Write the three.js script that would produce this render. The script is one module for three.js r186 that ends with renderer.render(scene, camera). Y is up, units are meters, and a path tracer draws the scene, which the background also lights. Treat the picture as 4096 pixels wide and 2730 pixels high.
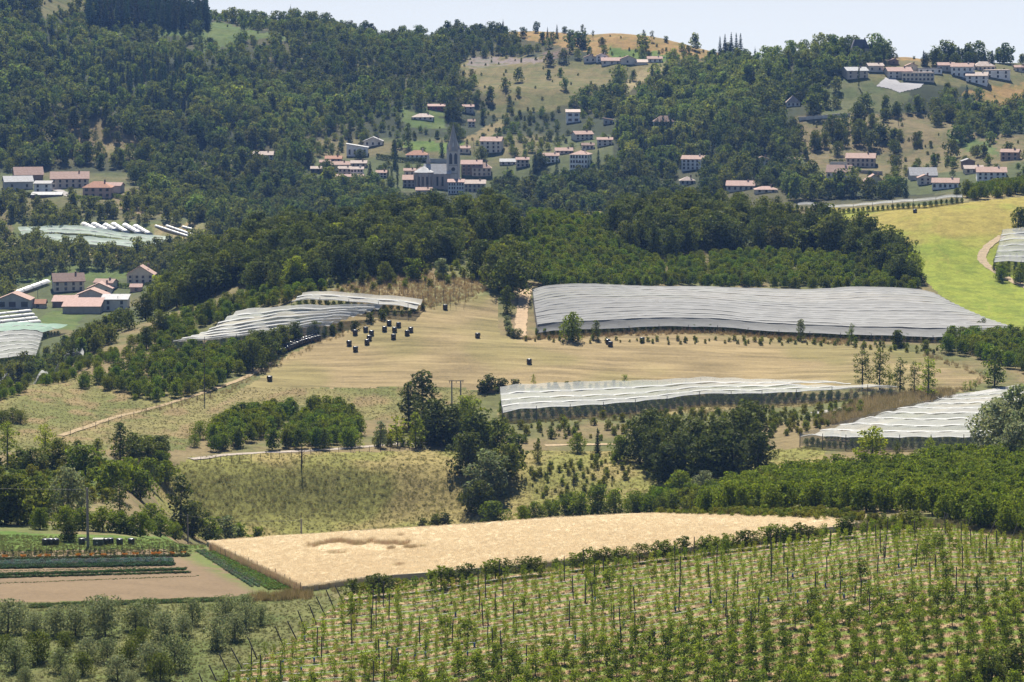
import * as THREE from 'three';
import { mergeGeometries } from 'three/addons/utils/BufferGeometryUtils.js';

// ---------------------------------------------------------------- camera, sky, sun, exposure
const W = 4096, HH = 2730, F = 11614, EYE = 150, PITCH = 0.11236;
const camera = new THREE.PerspectiveCamera(2 * Math.atan(HH / 2 / F) * 180 / Math.PI, W / HH, 1, 6000);
camera.position.set(0, EYE, 0);
camera.rotation.x = -PITCH;
const scene = new THREE.Scene();
const SUN = new THREE.Vector3(-0.1, Math.tan(51 * Math.PI / 180), -1).normalize();   // high, behind the hills ahead
{
  const w = 512, h = 256, d = new Float32Array(w * h * 4);
  for (let j = 0; j < h; j++) for (let i = 0; i < w; i++) {
    const el = ((j + 0.5) / h - 0.5) * Math.PI, y = Math.sin(el), k = (j * w + i) * 4;
    const a = Math.exp(-Math.max(0, y) * 7);
    const c = [0.035 + 0.355 * a, 0.07 + 0.34 * a, 0.145 + 0.285 * a];
    d[k] = c[0]; d[k + 1] = c[1]; d[k + 2] = c[2]; d[k + 3] = 1;
  }
  const t = new THREE.DataTexture(d, w, h, THREE.RGBAFormat, THREE.FloatType);
  t.mapping = THREE.EquirectangularReflectionMapping; t.magFilter = THREE.LinearFilter; t.needsUpdate = true;
  scene.background = t; scene.environment = t;
}
const sun = new THREE.DirectionalLight(new THREE.Color(1, 0.94, 0.83), 5.0);
sun.position.copy(SUN).multiplyScalar(2500); sun.target.position.set(0, 60, -900);
sun.position.add(sun.target.position);
sun.castShadow = true; sun.shadow.mapSize.set(4096, 4096);
Object.assign(sun.shadow.camera, { left: -700, right: 700, top: 1200, bottom: -1200, near: 10, far: 6000 });
scene.add(sun, sun.target);
scene.fog = new THREE.FogExp2(new THREE.Color(0.25, 0.47, 1.0), 0.000052);
const renderer = new THREE.WebGLRenderer({ antialias: true });
renderer.toneMapping = THREE.LinearToneMapping;
renderer.toneMappingExposure = 2.27;
renderer.shadowMap.enabled = true;

// ---------------------------------------------------------------- helpers
let seed = 7;
const reseed = (n) => { seed = n; };
const rnd = () => { seed = (seed + 0x6d2b79f5) | 0; let t = Math.imul(seed ^ (seed >>> 15), 1 | seed); t = (t + Math.imul(t ^ (t >>> 7), 61 | t)) ^ t; return ((t ^ (t >>> 14)) >>> 0) / 4294967296; };
const rr = (a, b) => a + (b - a) * rnd();
const clamp = (x, a = 0, b = 1) => Math.min(b, Math.max(a, x));
const sstep = (a, b, x) => { x = clamp((x - a) / (b - a)); return x * x * (3 - 2 * x); };
const hash = (x, y) => { let h = Math.imul(x, 374761393) + Math.imul(y, 668265263) | 0; h = Math.imul(h ^ (h >>> 13), 1274126177); return ((h ^ (h >>> 16)) >>> 0) / 4294967296; };
const vnoise = (x, y) => {
  const i = Math.floor(x), j = Math.floor(y), f = x - i, g = y - j, u = f * f * (3 - 2 * f), v = g * g * (3 - 2 * g);
  const a = hash(i, j), b = hash(i + 1, j), c = hash(i, j + 1), d = hash(i + 1, j + 1);
  return a + (b - a) * u + (c - a) * v + (a - b - c + d) * u * v;
};
const fbm = (x, y, o = 4) => { let s = 0, a = 0.5; for (let k = 0; k < o; k++) { s += a * vnoise(x, y); x = x * 2.03 + 17.1; y = y * 2.03 + 9.7; a *= 0.5; } return s / (1 - Math.pow(0.5, o)); };
const ORD = ['first', 'second', 'third', 'fourth', 'fifth', 'sixth', 'seventh', 'eighth', 'ninth', 'tenth', 'eleventh', 'twelfth'], ord = (i) => ORD[i] ?? (i + 1) + ((i + 1) % 10 === 1 ? 'st' : (i + 1) % 10 === 2 ? 'nd' : (i + 1) % 10 === 3 ? 'rd' : 'th');
const byX = (a, b) => a[0] - b[0];
const names = new Map();
const numbered = (n) => { const k = names.get(n) ?? 0; names.set(n, k + 1); return k ? n + '_' + String(k).padStart(3, '0') : n; };
function tag(o, label, category, group, kind) {
  o.userData = { ...o.userData };
  if (label) o.userData.label = label; if (category) o.userData.category = category;
  if (group) o.userData.group = group; if (kind) o.userData.kind = kind;
  return o;
}
function mesh(name, g, m, parent) { const o = new THREE.Mesh(g, m); o.name = name; o.castShadow = o.receiveShadow = true; if (parent) parent.add(o); return o; }
function top(name, g, m) { const o = mesh(numbered(name), g, m); scene.add(o); return o; }
function group(name, p, turn = 0) { const o = new THREE.Group(); o.name = numbered(name); if (p) o.position.copy(p); o.rotation.y = turn; scene.add(o); return o; }
function copyOf(o) { const c = o.clone(); c.name = numbered(o.name.replace(/_\d{3}$/, '')); scene.add(c); return c; }
const BASE = 0.64;                                                    // the colour values below were noted against a brighter scale; this brings them to real base colours
const L = (r, g, b) => new THREE.Color().setRGB(r * BASE, g * BASE, b * BASE);   // linear
const C8 = (r, g, b) => new THREE.Color().setRGB(r / 255, g / 255, b / 255, THREE.SRGBColorSpace);
const mats = new Map();
const std = (c, roughness = 0.9, extra = {}) => {
  const k = c.getHexString() + roughness + JSON.stringify(Object.keys(extra)) + (extra.opacity ?? '') + (extra.tag ?? ''); const { tag: _t, ...ex } = extra;
  if (!mats.has(k)) mats.set(k, new THREE.MeshStandardMaterial({ color: c, roughness, ...ex })); return mats.get(k);
};

// pixels of the photograph <-> places
const CP = Math.cos(PITCH), SP = Math.sin(PITCH);
const ray = (px, py) => { const u = (px - W / 2) / F, v = (HH / 2 - py) / F, f = CP + v * SP; return { s: u / f, t: (v * CP - SP) / f }; };
const project = (x, y, z) => { const dy = y - EYE, f = -z * CP - dy * SP, v = (dy * CP - z * SP) / f; return [W / 2 + F * x / f, HH / 2 - F * v]; };

// ---------------------------------------------------------------- the lie of the land: for each bearing, where the ground stands at each distance
const COL = [
  [-900, [[150, 3700], [290, 2740], [330, 2420], [395, 2170], [430, 2110], [480, 1990], [540, 1860], [600, 1740], [650, 1600], [720, 1680], [800, 1650], [960, 1360], [1080, 1270], [1150, 1210], [1230, 1040], [1300, 940], [1390, 790], [1450, 670], [1510, 490], [1600, 260], [1700, 40], [1780, -110], [1900, -140], [2250, 60]]],
  [0, [[150, 3700], [290, 2730], [328, 2420], [350, 2305], [395, 2165], [430, 2100], [480, 1980], [530, 1850], [580, 1760], [640, 1590], [665, 1545], [720, 1640], [800, 1640], [880, 1480], [960, 1350], [1080, 1265], [1150, 1210], [1230, 1050], [1300, 950], [1390, 800], [1450, 690], [1510, 520], [1600, 300], [1700, 80], [1780, -60], [1900, -100], [2250, 100]]],
  [400, [[150, 3700], [290, 2730], [328, 2420], [350, 2312], [395, 2170], [430, 2110], [480, 2000], [540, 1850], [590, 1760], [640, 1640], [690, 1500], [735, 1400], [780, 1335], [820, 1420], [900, 1480], [1000, 1370], [1100, 1265], [1150, 1200], [1230, 1040], [1300, 930], [1390, 790], [1450, 690], [1500, 560], [1545, 405], [1585, 470], [1650, 330], [1740, 180], [1800, 105], [1880, 0], [1960, -40], [2250, 150]]],
  [800, [[150, 3700], [290, 2730], [330, 2430], [350, 2340], [395, 2190], [430, 2200], [520, 2190], [558, 2100], [580, 1850], [602, 1770], [640, 1650], [680, 1520], [710, 1440], [740, 1370], [770, 1280], [800, 1200], [850, 1090], [900, 1060], [960, 1200], [1050, 1250], [1150, 1150], [1250, 1000], [1320, 900], [1400, 800], [1450, 700], [1475, 640], [1510, 690], [1560, 540], [1620, 420], [1700, 290], [1800, 170], [1880, 95], [1950, 82], [2250, 250]]],
  [1200, [[150, 3700], [290, 2730], [330, 2430], [345, 2370], [400, 2162], [440, 2230], [540, 2230], [566, 2090], [586, 1840], [605, 1780], [640, 1690], [680, 1540], [705, 1450], [745, 1270], [765, 1200], [790, 1130], [830, 1030], [880, 950], [930, 980], [1020, 1200], [1120, 1180], [1250, 1000], [1360, 870], [1430, 790], [1480, 710], [1540, 600], [1620, 480], [1720, 320], [1820, 190], [1900, 115], [1960, 95], [2250, 300]]],
  [1600, [[150, 3700], [290, 2730], [330, 2420], [350, 2310], [400, 2130], [440, 2230], [540, 2230], [566, 2090], [587, 1850], [610, 1780], [640, 1690], [680, 1550], [705, 1440], [745, 1270], [770, 1170], [795, 1100], [840, 1000], [890, 905], [930, 895], [1020, 1150], [1150, 1130], [1300, 930], [1400, 820], [1460, 750], [1510, 680], [1560, 600], [1640, 460], [1740, 330], [1830, 230], [1920, 160], [1970, 150], [2250, 350]]],
  [2100, [[150, 3700], [285, 2730], [330, 2390], [355, 2250], [405, 2090], [440, 2200], [540, 2180], [572, 2000], [590, 1870], [617, 1780], [645, 1680], [665, 1620], [690, 1500], [705, 1440], [750, 1290], [775, 1190], [800, 1120], [850, 1010], [900, 890], [930, 880], [1020, 1100], [1150, 1080], [1300, 900], [1400, 800], [1460, 740], [1510, 670], [1560, 590], [1640, 460], [1740, 330], [1830, 220], [1920, 130], [1960, 124], [2250, 350]]],
  [2600, [[150, 3700], [285, 2730], [330, 2370], [365, 2185], [405, 2075], [440, 2090], [530, 2090], [566, 1980], [588, 1870], [613, 1790], [640, 1690], [660, 1640], [690, 1520], [715, 1420], [750, 1300], [790, 1210], [830, 1150], [870, 1060], [920, 940], [960, 885], [1050, 1100], [1200, 1000], [1330, 840], [1420, 740], [1480, 660], [1540, 570], [1620, 440], [1700, 330], [1780, 240], [1850, 165], [1900, 158], [2250, 400]]],
  [3200, [[150, 3700], [280, 2730], [330, 2330], [370, 2140], [400, 2072], [440, 2010], [490, 1940], [520, 1930], [560, 1860], [600, 1740], [640, 1640], [670, 1570], [700, 1480], [730, 1390], [760, 1320], [800, 1240], [840, 1155], [880, 1060], [920, 960], [950, 880], [970, 835], [1060, 1000], [1200, 880], [1330, 760], [1400, 690], [1460, 570], [1520, 440], [1570, 330], [1610, 250], [1640, 218], [1680, 225], [2250, 500]]],
  [3700, [[150, 3700], [280, 2730], [330, 2300], [370, 2115], [400, 2045], [440, 1960], [480, 1890], [530, 1850], [580, 1740], [620, 1640], [660, 1560], [690, 1490], [720, 1410], [755, 1335], [800, 1230], [840, 1120], [880, 980], [920, 850], [950, 800], [980, 795], [1080, 950], [1220, 830], [1330, 730], [1400, 670], [1460, 570], [1520, 440], [1570, 330], [1620, 250], [1650, 232], [1690, 240], [2250, 500]]],
  [4096, [[150, 3700], [280, 2730], [330, 2320], [360, 2160], [400, 2020], [440, 1930], [490, 1860], [530, 1820], [580, 1700], [620, 1620], [660, 1550], [700, 1460], [740, 1370], [770, 1310], [810, 1220], [850, 1100], [890, 940], [930, 810], [960, 768], [990, 755], [1080, 900], [1220, 800], [1330, 710], [1400, 640], [1460, 560], [1520, 460], [1570, 370], [1620, 290], [1660, 255], [1700, 260], [2250, 500]]],
  [5000, [[150, 3700], [280, 2730], [330, 2320], [360, 2140], [400, 2000], [440, 1900], [490, 1830], [530, 1780], [580, 1670], [620, 1600], [660, 1530], [700, 1440], [740, 1350], [770, 1290], [810, 1200], [850, 1080], [890, 920], [930, 790], [960, 740], [990, 730], [1080, 880], [1220, 780], [1330, 690], [1400, 610], [1460, 540], [1520, 450], [1570, 370], [1620, 300], [1660, 270], [1700, 280], [2250, 500]]],
].map(([px, prof]) => {
  const d = prof.map((p) => p[0]), e = prof.map((p) => p[0] * ray(W / 2, p[1]).t), n = d.length, m = new Array(n).fill(0), sl = [];
  for (let i = 0; i < n - 1; i++) sl.push((e[i + 1] - e[i]) / (d[i + 1] - d[i]));
  m[0] = sl[0]; m[n - 1] = sl[n - 2];
  for (let i = 1; i < n - 1; i++) { const h0 = d[i] - d[i - 1], h1 = d[i + 1] - d[i]; m[i] = sl[i - 1] * sl[i] <= 0 ? 0 : 3 * (h0 + h1) / ((2 * h1 + h0) / sl[i - 1] + (h1 + 2 * h0) / sl[i]); }
  return { s: (px - W / 2) / F, d, e, m, at(x) { let i = 0; while (i < n - 2 && x > d[i + 1]) i++; const h = d[i + 1] - d[i], t = (x - d[i]) / h, t2 = t * t, t3 = t2 * t; return (2 * t3 - 3 * t2 + 1) * e[i] + (t3 - 2 * t2 + t) * h * m[i] + (-2 * t3 + 3 * t2) * e[i + 1] + (t3 - t2) * h * m[i + 1]; } };
});
const SG = [], DG = [];
for (let px = -1500; px < -80; px += 60) SG.push((px - W / 2) / F);
for (let px = -80; px <= W + 80; px += 8) SG.push((px - W / 2) / F);
for (let px = W + 140; px <= 5600; px += 60) SG.push((px - W / 2) / F);
for (let d = 160; d < 260; d += 10) DG.push(d);
for (let d = 260; d < 400; d += 0.7) DG.push(d);
for (let d = 400; d < 960; d += 2) DG.push(d);
for (let d = 960; d < 2000; d += 4) DG.push(d);
for (let d = 2000; d <= 2240; d += 20) DG.push(d);
const NS = SG.length, ND = DG.length, EL = new Float32Array(NS * ND);
{
  const row = COL.map((c) => DG.map((d) => c.at(d)));
  for (let i = 0; i < NS; i++) {
    let k = 0; while (k < COL.length - 2 && SG[i] > COL[k + 1].s) k++;
    const u = clamp((SG[i] - COL[k].s) / (COL[k + 1].s - COL[k].s)), u2 = u * u, u3 = u2 * u, k0 = Math.max(0, k - 1), k3 = Math.min(COL.length - 1, k + 2);
    const tens = 0.35;
    for (let j = 0; j < ND; j++) {
      const a = row[k0][j], b = row[k][j], c = row[k + 1][j], e = row[k3][j], h = COL[k + 1].s - COL[k].s;
      const m0 = tens * 2 * (c - a) / Math.max(1e-6, COL[k + 1].s - COL[k0].s) * h, m1 = tens * 2 * (e - b) / Math.max(1e-6, COL[k3].s - COL[k].s) * h;
      const d = DG[j], x = SG[i] * d, far = sstep(900, 1300, d);
      const bump = (fbm(x / 45, d / 45, 3) - 0.5) * (0.9 + 3.5 * far) + (fbm(x / 85 + 7, d / 85, 2) - 0.5) * 15 * far * sstep(1180, 1330, d) * (1 - 0.6 * sstep(1750, 1900, d)) + (fbm(x / 9 + 40, d / 9, 2) - 0.5) * (0.3 + 0.5 * far);
      EL[i * ND + j] = EYE + (2 * u3 - 3 * u2 + 1) * b + (u3 - 2 * u2 + u) * m0 + (-2 * u3 + 3 * u2) * c + (u3 - u2) * m1 + bump;
    }
  }
}
const find = (A, x) => { let a = 0, b = A.length - 2; while (a < b) { const m = (a + b + 1) >> 1; if (A[m] <= x) a = m; else b = m - 1; } return a; };
function ground(x, z) {
  const d = clamp(-z, DG[0], DG[ND - 1]), s = clamp(x / d, SG[0], SG[NS - 1]), i = find(SG, s), j = find(DG, d);
  const u = clamp((s - SG[i]) / (SG[i + 1] - SG[i])), v = clamp((d - DG[j]) / (DG[j + 1] - DG[j])), k = i * ND + j;
  return (EL[k] * (1 - v) + EL[k + 1] * v) * (1 - u) + (EL[k + ND] * (1 - v) + EL[k + ND + 1] * v) * u;
}
// the first place at or beyond distance d0 where the line of sight through a pixel meets the ground
function pix(px, py, d0 = 0, d1 = 2200) {
  const { s, t } = ray(px, py); let prev = Math.max(d0, DG[0]), g0 = -1e9;
  const i = clamp(find(SG, s), 0, NS - 2), u = clamp((s - SG[i]) / (SG[i + 1] - SG[i]));
  let j = find(DG, prev);
  for (; j < ND && DG[j] <= d1; j++) {
    const d = DG[j], e = EL[i * ND + j] * (1 - u) + EL[(i + 1) * ND + j] * u - (EYE + t * d);
    if (e >= 0) { const q = g0 > -1e8 ? prev + (d - prev) * (-g0) / (e - g0) : d; return new THREE.Vector3(s * q, ground(s * q, -q), -q); }
    prev = d; g0 = e;
  }
  return null;
}
const pxm = (p) => F / -p.z;                                                        // photograph pixels per metre at a place
const inPoly = (P, x, y) => { let c = false; for (let i = 0, j = P.length - 1; i < P.length; j = i++) if ((P[i][1] > y) !== (P[j][1] > y) && x < (P[j][0] - P[i][0]) * (y - P[i][1]) / (P[j][1] - P[i][1]) + P[i][0]) c = !c; return c; };

// ---------------------------------------------------------------- textures: grain only
function grainTex(n, f) {
  const d = new Uint8Array(n * n * 4);
  for (let y = 0; y < n; y++) for (let x = 0; x < n; x++) { const c = f(x / n, y / n), k = (y * n + x) * 4; for (let i = 0; i < 3; i++) d[k + i] = clamp((Array.isArray(c) ? c[i] : c)) * 255; d[k + 3] = 255; }
  const t = new THREE.DataTexture(d, n, n); t.magFilter = THREE.LinearFilter; t.wrapS = t.wrapT = THREE.RepeatWrapping; t.needsUpdate = true; return t;
}
const tileN = (x, y, p, q = p) => { // value noise that repeats over the unit square
  const X = x * p, Y = y * q, i = Math.floor(X), j = Math.floor(Y), f = X - i, g = Y - j, u = f * f * (3 - 2 * f), v = g * g * (3 - 2 * g), H = (a, b) => hash(((a % p) + p) % p + p * 31, ((b % q) + q) % q + q * 17);
  const a = H(i, j), b = H(i + 1, j), c = H(i, j + 1), d = H(i + 1, j + 1); return a + (b - a) * u + (c - a) * v + (a - b - c + d) * u * v;
};
const texGrass = grainTex(512, (x, y) => { const n = 0.35 * tileN(x, y, 12) + 0.3 * tileN(x, y, 40) + 0.35 * tileN(x, y, 140); const k = 0.35 + 0.85 * n; return [k, k * 0.985, k * 0.95]; });
const texTussock = grainTex(512, (x, y) => { const n = 0.3 * tileN(x, y, 9) + 0.3 * tileN(x, y, 34, 44) + 0.4 * tileN(x, y, 90, 110), b = sstep(0.3, 0.68, n), k = 0.5 + 0.45 * b; return [k, k * 0.98, k * 0.9]; });
const texStubble = grainTex(1024, (x, y) => { const w = y + 0.006 * Math.sin(x * 6.283) , l = 0.5 * tileN(x, w, 5, 44) + 0.3 * tileN(x, w, 9, 110) + 0.2 * tileN(x, w, 60, 240), g = tileN(x, y, 300, 300); const k = 0.26 + 0.78 * l + 0.2 * g; return [k, k * 0.985, k * 0.93]; });
const texWheat = grainTex(512, (x, y) => { const n = 0.3 * tileN(x, y, 10, 16) + 0.3 * tileN(x, y, 50, 70) + 0.4 * tileN(x, y, 150); const k = 0.62 + 0.38 * n; return [k, k * 0.98, k * 0.93]; });
const texSoil = grainTex(512, (x, y) => { const r = 0.5 + 0.5 * Math.sin(y * 6.283 * 16), n = 0.5 * tileN(x, y, 40) + 0.5 * tileN(x, y, 160); return 0.55 + 0.2 * r + 0.28 * n; });
const texStain = grainTex(256, (x, y) => 0.72 + 0.2 * tileN(x, y, 5) + 0.12 * tileN(x, y, 24));
const texTile = grainTex(256, (x, y) => { const n = tileN(x, y, 24, 24), m = tileN(x, y, 6, 6), k = 0.55 + 0.3 * n + 0.2 * m; return [k, k * (0.94 + 0.06 * m), k * (0.9 + 0.1 * m)]; });
const texNet = grainTex(512, (x, y) => { const n = 0.4 * tileN(x, y, 8, 30) + 0.35 * tileN(x, y, 40, 60) + 0.25 * tileN(x, y, 140); return 0.62 + 0.42 * n; });
// ---------------------------------------------------------------- fields, as pieces of the one land surface
const R = {
  stubble: { d: [560, 800], p: [[860, 1625], [1060, 1500], [1150, 1420], [1300, 1350], [1480, 1290], [1700, 1235], [1900, 1180], [1990, 1185], [2000, 1340], [2080, 1350], [2400, 1340], [2700, 1318], [3100, 1345], [3400, 1375], [3650, 1410], [3850, 1460], [3960, 1515], [3850, 1570], [3300, 1550], [2600, 1525], [2300, 1545], [1950, 1570], [1800, 1548], [1200, 1555]] },
  hay: { d: [540, 720], p: [[-400, 1650], [0, 1570], [300, 1500], [850, 1570], [1000, 1550], [1300, 1555], [1800, 1548], [1960, 1580], [1850, 1680], [1450, 1680], [1250, 1620], [1000, 1620], [850, 1680], [740, 1800], [300, 1810], [-400, 1790]] },
  lime: { d: [730, 1000], p: [[3240, 850], [3280, 838], [3840, 815], [4250, 770], [4900, 760], [4900, 1400], [4096, 1335], [3900, 1265], [3760, 1180], [3700, 1120], [3640, 1000], [3560, 950], [3440, 890]] },
  wheat: { d: [310, 425], p: [[826, 2186], [1215, 2372], [1500, 2330], [2000, 2290], [2600, 2232], [3000, 2185], [3440, 2112], [3300, 2088], [2900, 2079], [2600, 2074], [2200, 2092], [1900, 2116], [1500, 2140], [1100, 2166]] },
  garden: { d: [320, 402], p: [[-500, 2212], [760, 2196], [815, 2192], [1190, 2375], [1000, 2372], [900, 2392], [500, 2402], [-500, 2425]] },
  pasture: { d: [535, 640], p: [[690, 1870], [760, 1830], [1100, 1815], [1900, 1800], [2500, 1810], [2560, 1860], [3300, 1780], [3300, 1900], [2600, 2000], [2100, 2090], [1000, 2170], [700, 2160], [620, 1990]] },
  orchard: { d: [150, 390], p: [[700, 3700], [880, 2740], [1120, 2600], [1380, 2395], [1500, 2338], [2000, 2298], [2600, 2240], [3000, 2192], [3460, 2105], [3780, 2100], [4100, 2160], [5600, 2200], [5600, 3700]] },
};
// rows of the trellised orchard, laid out on the ground
const rowA = pix(1376, 2416), rowB = pix(3765, 2127), rowDir = rowB.clone().sub(rowA).setY(0).normalize(), rowNor = new THREE.Vector3(-rowDir.z, 0, rowDir.x);
if (rowNor.z < 0) rowNor.negate();
const rowLast = pix(896, 2728), ROW = 3.45;
const rowCoord = (x, z) => ({ a: (x - rowA.x) * rowDir.x + (z - rowA.z) * rowDir.z, b: ((x - rowA.x) * rowNor.x + (z - rowA.z) * rowNor.z) / ROW });
console.log('row spacing', ROW, 'angle', Math.atan2(-rowDir.z, rowDir.x) * 57.3);

// other ground colours on the hillside (linear): dry clearings, lawns, tracks of bare soil
const G_DRY = [0.30, 0.235, 0.115], G_STRAW = [0.40, 0.32, 0.165], G_GREEN = [0.15, 0.20, 0.055], G_LAWN = [0.17, 0.25, 0.05], G_OLIVE = [0.20, 0.185, 0.075], G_FLOOR = [0.075, 0.08, 0.035], G_BARE = [0.36, 0.28, 0.21], G_GOLD = [0.42, 0.27, 0.10], G_ROCK = [0.33, 0.27, 0.25];
const TINT = [
  [[1000, 2200], [[60, 560], [270, 480], [420, 480], [580, 590], [570, 625], [330, 640], [280, 590], [200, 560]], G_DRY],
  [[1000, 2200], [[130, -60], [360, -60], [360, 50], [180, 70]], G_OLIVE],
  [[1000, 2200], [[380, 100], [825, 115], [830, 80], [1120, 140], [1180, 160], [1000, 160], [830, 210], [760, 150], [420, 130]], G_GREEN],
  [[1000, 2200], [[1820, 270], [1870, 230], [2200, 222], [2250, 250], [2700, 240], [2460, 330], [2200, 450], [2000, 450], [1930, 370]], [0.25, 0.21, 0.09]],
  [[1000, 2200], [[1845, 272], [1880, 232], [2150, 230], [2200, 250], [2050, 256]], G_ROCK],
  [[1000, 2200], [[2170, 215], [2270, 195], [2290, 225], [2180, 240]], [0.22, 0.15, 0.13]],
  [[1000, 2200], [[1860, 560], [1990, 480], [2030, 500], [1900, 580]], G_DRY],
  [[1000, 2200], [[1900, 450], [2060, 410], [2180, 430], [1990, 480]], G_OLIVE],
  [[1000, 2200], [[1590, 560], [1860, 565], [1840, 612], [1640, 605]], G_LAWN],
  [[1000, 2200], [[1600, 440], [1760, 430], [1800, 520], [1620, 510]], G_GREEN],
  [[1000, 2200], [[2000, 130], [2200, 110], [2500, 108], [2900, 200], [2860, 240], [2700, 236], [2440, 235], [2250, 190]], G_GOLD],
  [[1000, 2200], [[2430, 190], [2620, 210], [2700, 230], [2660, 250], [2450, 240]], G_LAWN],
  [[1000, 2200], [[2400, 390], [2580, 280], [2720, 255], [2560, 350], [2440, 400]], G_STRAW],
  [[1000, 2200], [[3180, 470], [3350, 460], [3720, 455], [3920, 545], [4300, 545], [4300, 640], [3700, 650], [3300, 690], [3200, 610]], [0.25, 0.20, 0.10]],
  [[1000, 2200], [[3780, 540], [3960, 570], [4000, 620], [3850, 600]], G_GREEN],
  [[1000, 2200], [[3220, 420], [3350, 315], [3500, 330], [3650, 370], [3600, 450], [3300, 465]], [0.18, 0.19, 0.08]],
  [[1000, 2200], [[3840, 375], [4096, 305], [4800, 290], [4800, 420], [3980, 420]], G_GOLD],
  [[1000, 2200], [[3540, 200], [3760, 215], [3800, 245], [3600, 240]], G_GOLD],
  [[1000, 2200], [[3380, 270], [4300, 250], [4300, 330], [3900, 345], [3400, 330]], G_OLIVE],
  [[820, 1500], [[-300, 930], [60, 930], [280, 1010], [720, 990], [760, 1020], [700, 1080], [300, 1040], [-300, 1010]], G_STRAW],
  [[820, 1500], [[-300, 780], [250, 790], [640, 800], [680, 830], [420, 850], [100, 850], [-300, 850]], [0.2, 0.18, 0.08]],
  [[820, 1500], [[460, 790], [620, 830], [560, 860], [450, 820]], [0.33, 0.25, 0.15]],
  [[820, 1500], [[30, 850], [330, 880], [800, 890], [780, 960], [400, 1000], [60, 960]], [0.2, 0.22, 0.08]],
  [[820, 1500], [[590, 890], [820, 895], [800, 960], [620, 960]], G_STRAW],
  [[820, 1500], [[-300, 1060], [700, 1060], [700, 1110], [-300, 1150]], G_GREEN],
  [[820, 1500], [[90, 1310], [200, 1250], [340, 1250], [300, 1320]], G_GREEN],
  [[1000, 1500], [[2180, 820], [2480, 780], [2480, 860], [2200, 860]], G_STRAW],
  [[700, 900], [[1280, 1180], [1480, 1110], [1700, 1095], [1900, 1120], [1960, 1160], [1900, 1185], [1700, 1235], [1500, 1245], [1350, 1200]], G_STRAW],
  [[600, 900], [[2000, 1150], [2120, 1130], [2110, 1200], [2090, 1350], [2040, 1350], [2060, 1250]], [0.36, 0.27, 0.16]],
  [[600, 900], [[1450, 1290], [1720, 1200], [1760, 1235], [1400, 1330]], G_STRAW],
  [[900, 1010], [[3850, 810], [3850, 770], [4096, 755], [4900, 730], [4900, 775], [4250, 772]], G_STRAW],
  [[620, 800], [[2090, 1352], [2800, 1310], [3400, 1355], [3400, 1385], [2800, 1340], [2090, 1365]], G_STRAW],
  [[560, 720], [[1990, 1650], [2600, 1620], [3300, 1560], [3600, 1560], [3300, 1620], [2600, 1660], [2000, 1690]], [0.36, 0.29, 0.13]],
  [[540, 700], [[3250, 1680], [3500, 1590], [3800, 1560], [3800, 1580], [3450, 1690]], [0.38, 0.31, 0.15]],
  [[740, 960], [[2370, 900], [2440, 890], [2450, 970], [2380, 990]], G_GREEN],
  [[340, 470], [[-300, 2120], [800, 2150], [820, 2200], [-300, 2215]], G_LAWN],
  [[150, 350], [[-300, 2420], [1000, 2380], [1380, 2390], [880, 2760], [-300, 2760]], [0.2, 0.21, 0.075]],
  [[480, 620], [[-300, 1860], [420, 1860], [420, 2010], [-300, 2010]], G_GREEN],
  [[500, 640], [[420, 1900], [620, 1820], [720, 1870], [640, 2040], [560, 2040]], [0.30, 0.23, 0.12]],
];
const VILL = [[[1200, 560], [2450, 540], [2450, 780], [1200, 760]], [[3200, 600], [4300, 600], [4300, 780], [3200, 780]], [[-300, 690], [640, 690], [880, 900], [860, 1260], [-300, 1260]], [[3350, 240], [4300, 230], [4300, 340], [3350, 330]]];
const fieldMat = (map, extra = {}) => new THREE.MeshPhysicalMaterial({ color: L(1, 1, 1), vertexColors: true, map, roughness: 1, specularIntensity: 0.2, ...extra });
const mixC = (a, b, t) => [a[0] + (b[0] - a[0]) * t, a[1] + (b[1] - a[1]) * t, a[2] + (b[2] - a[2]) * t];
const lodgeY = (px) => 2172 + 26 * fbm(px / 55, 3.3, 3) + (px < 1330 ? (1330 - px) * 0.12 : 0);
const lodged = (px, py) => { // wheat lying flat in the storm patch
  const y0 = lodgeY(px), y1 = 2216 + 6 * Math.sin(px / 33);
  if (px > 1190 && px < 1665 && py > y0 && py < y1 + 14) { const ends = sstep(1180, 1240, px) * (1 - sstep(1630, 1670, px)); return ends * (1 - sstep(y1 - 4, y1 + 14, py)); }
  if (px > 1300 && px < 1400 && py > 2229 && py < 2245) return 0.5;
  return 0;
};
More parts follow.
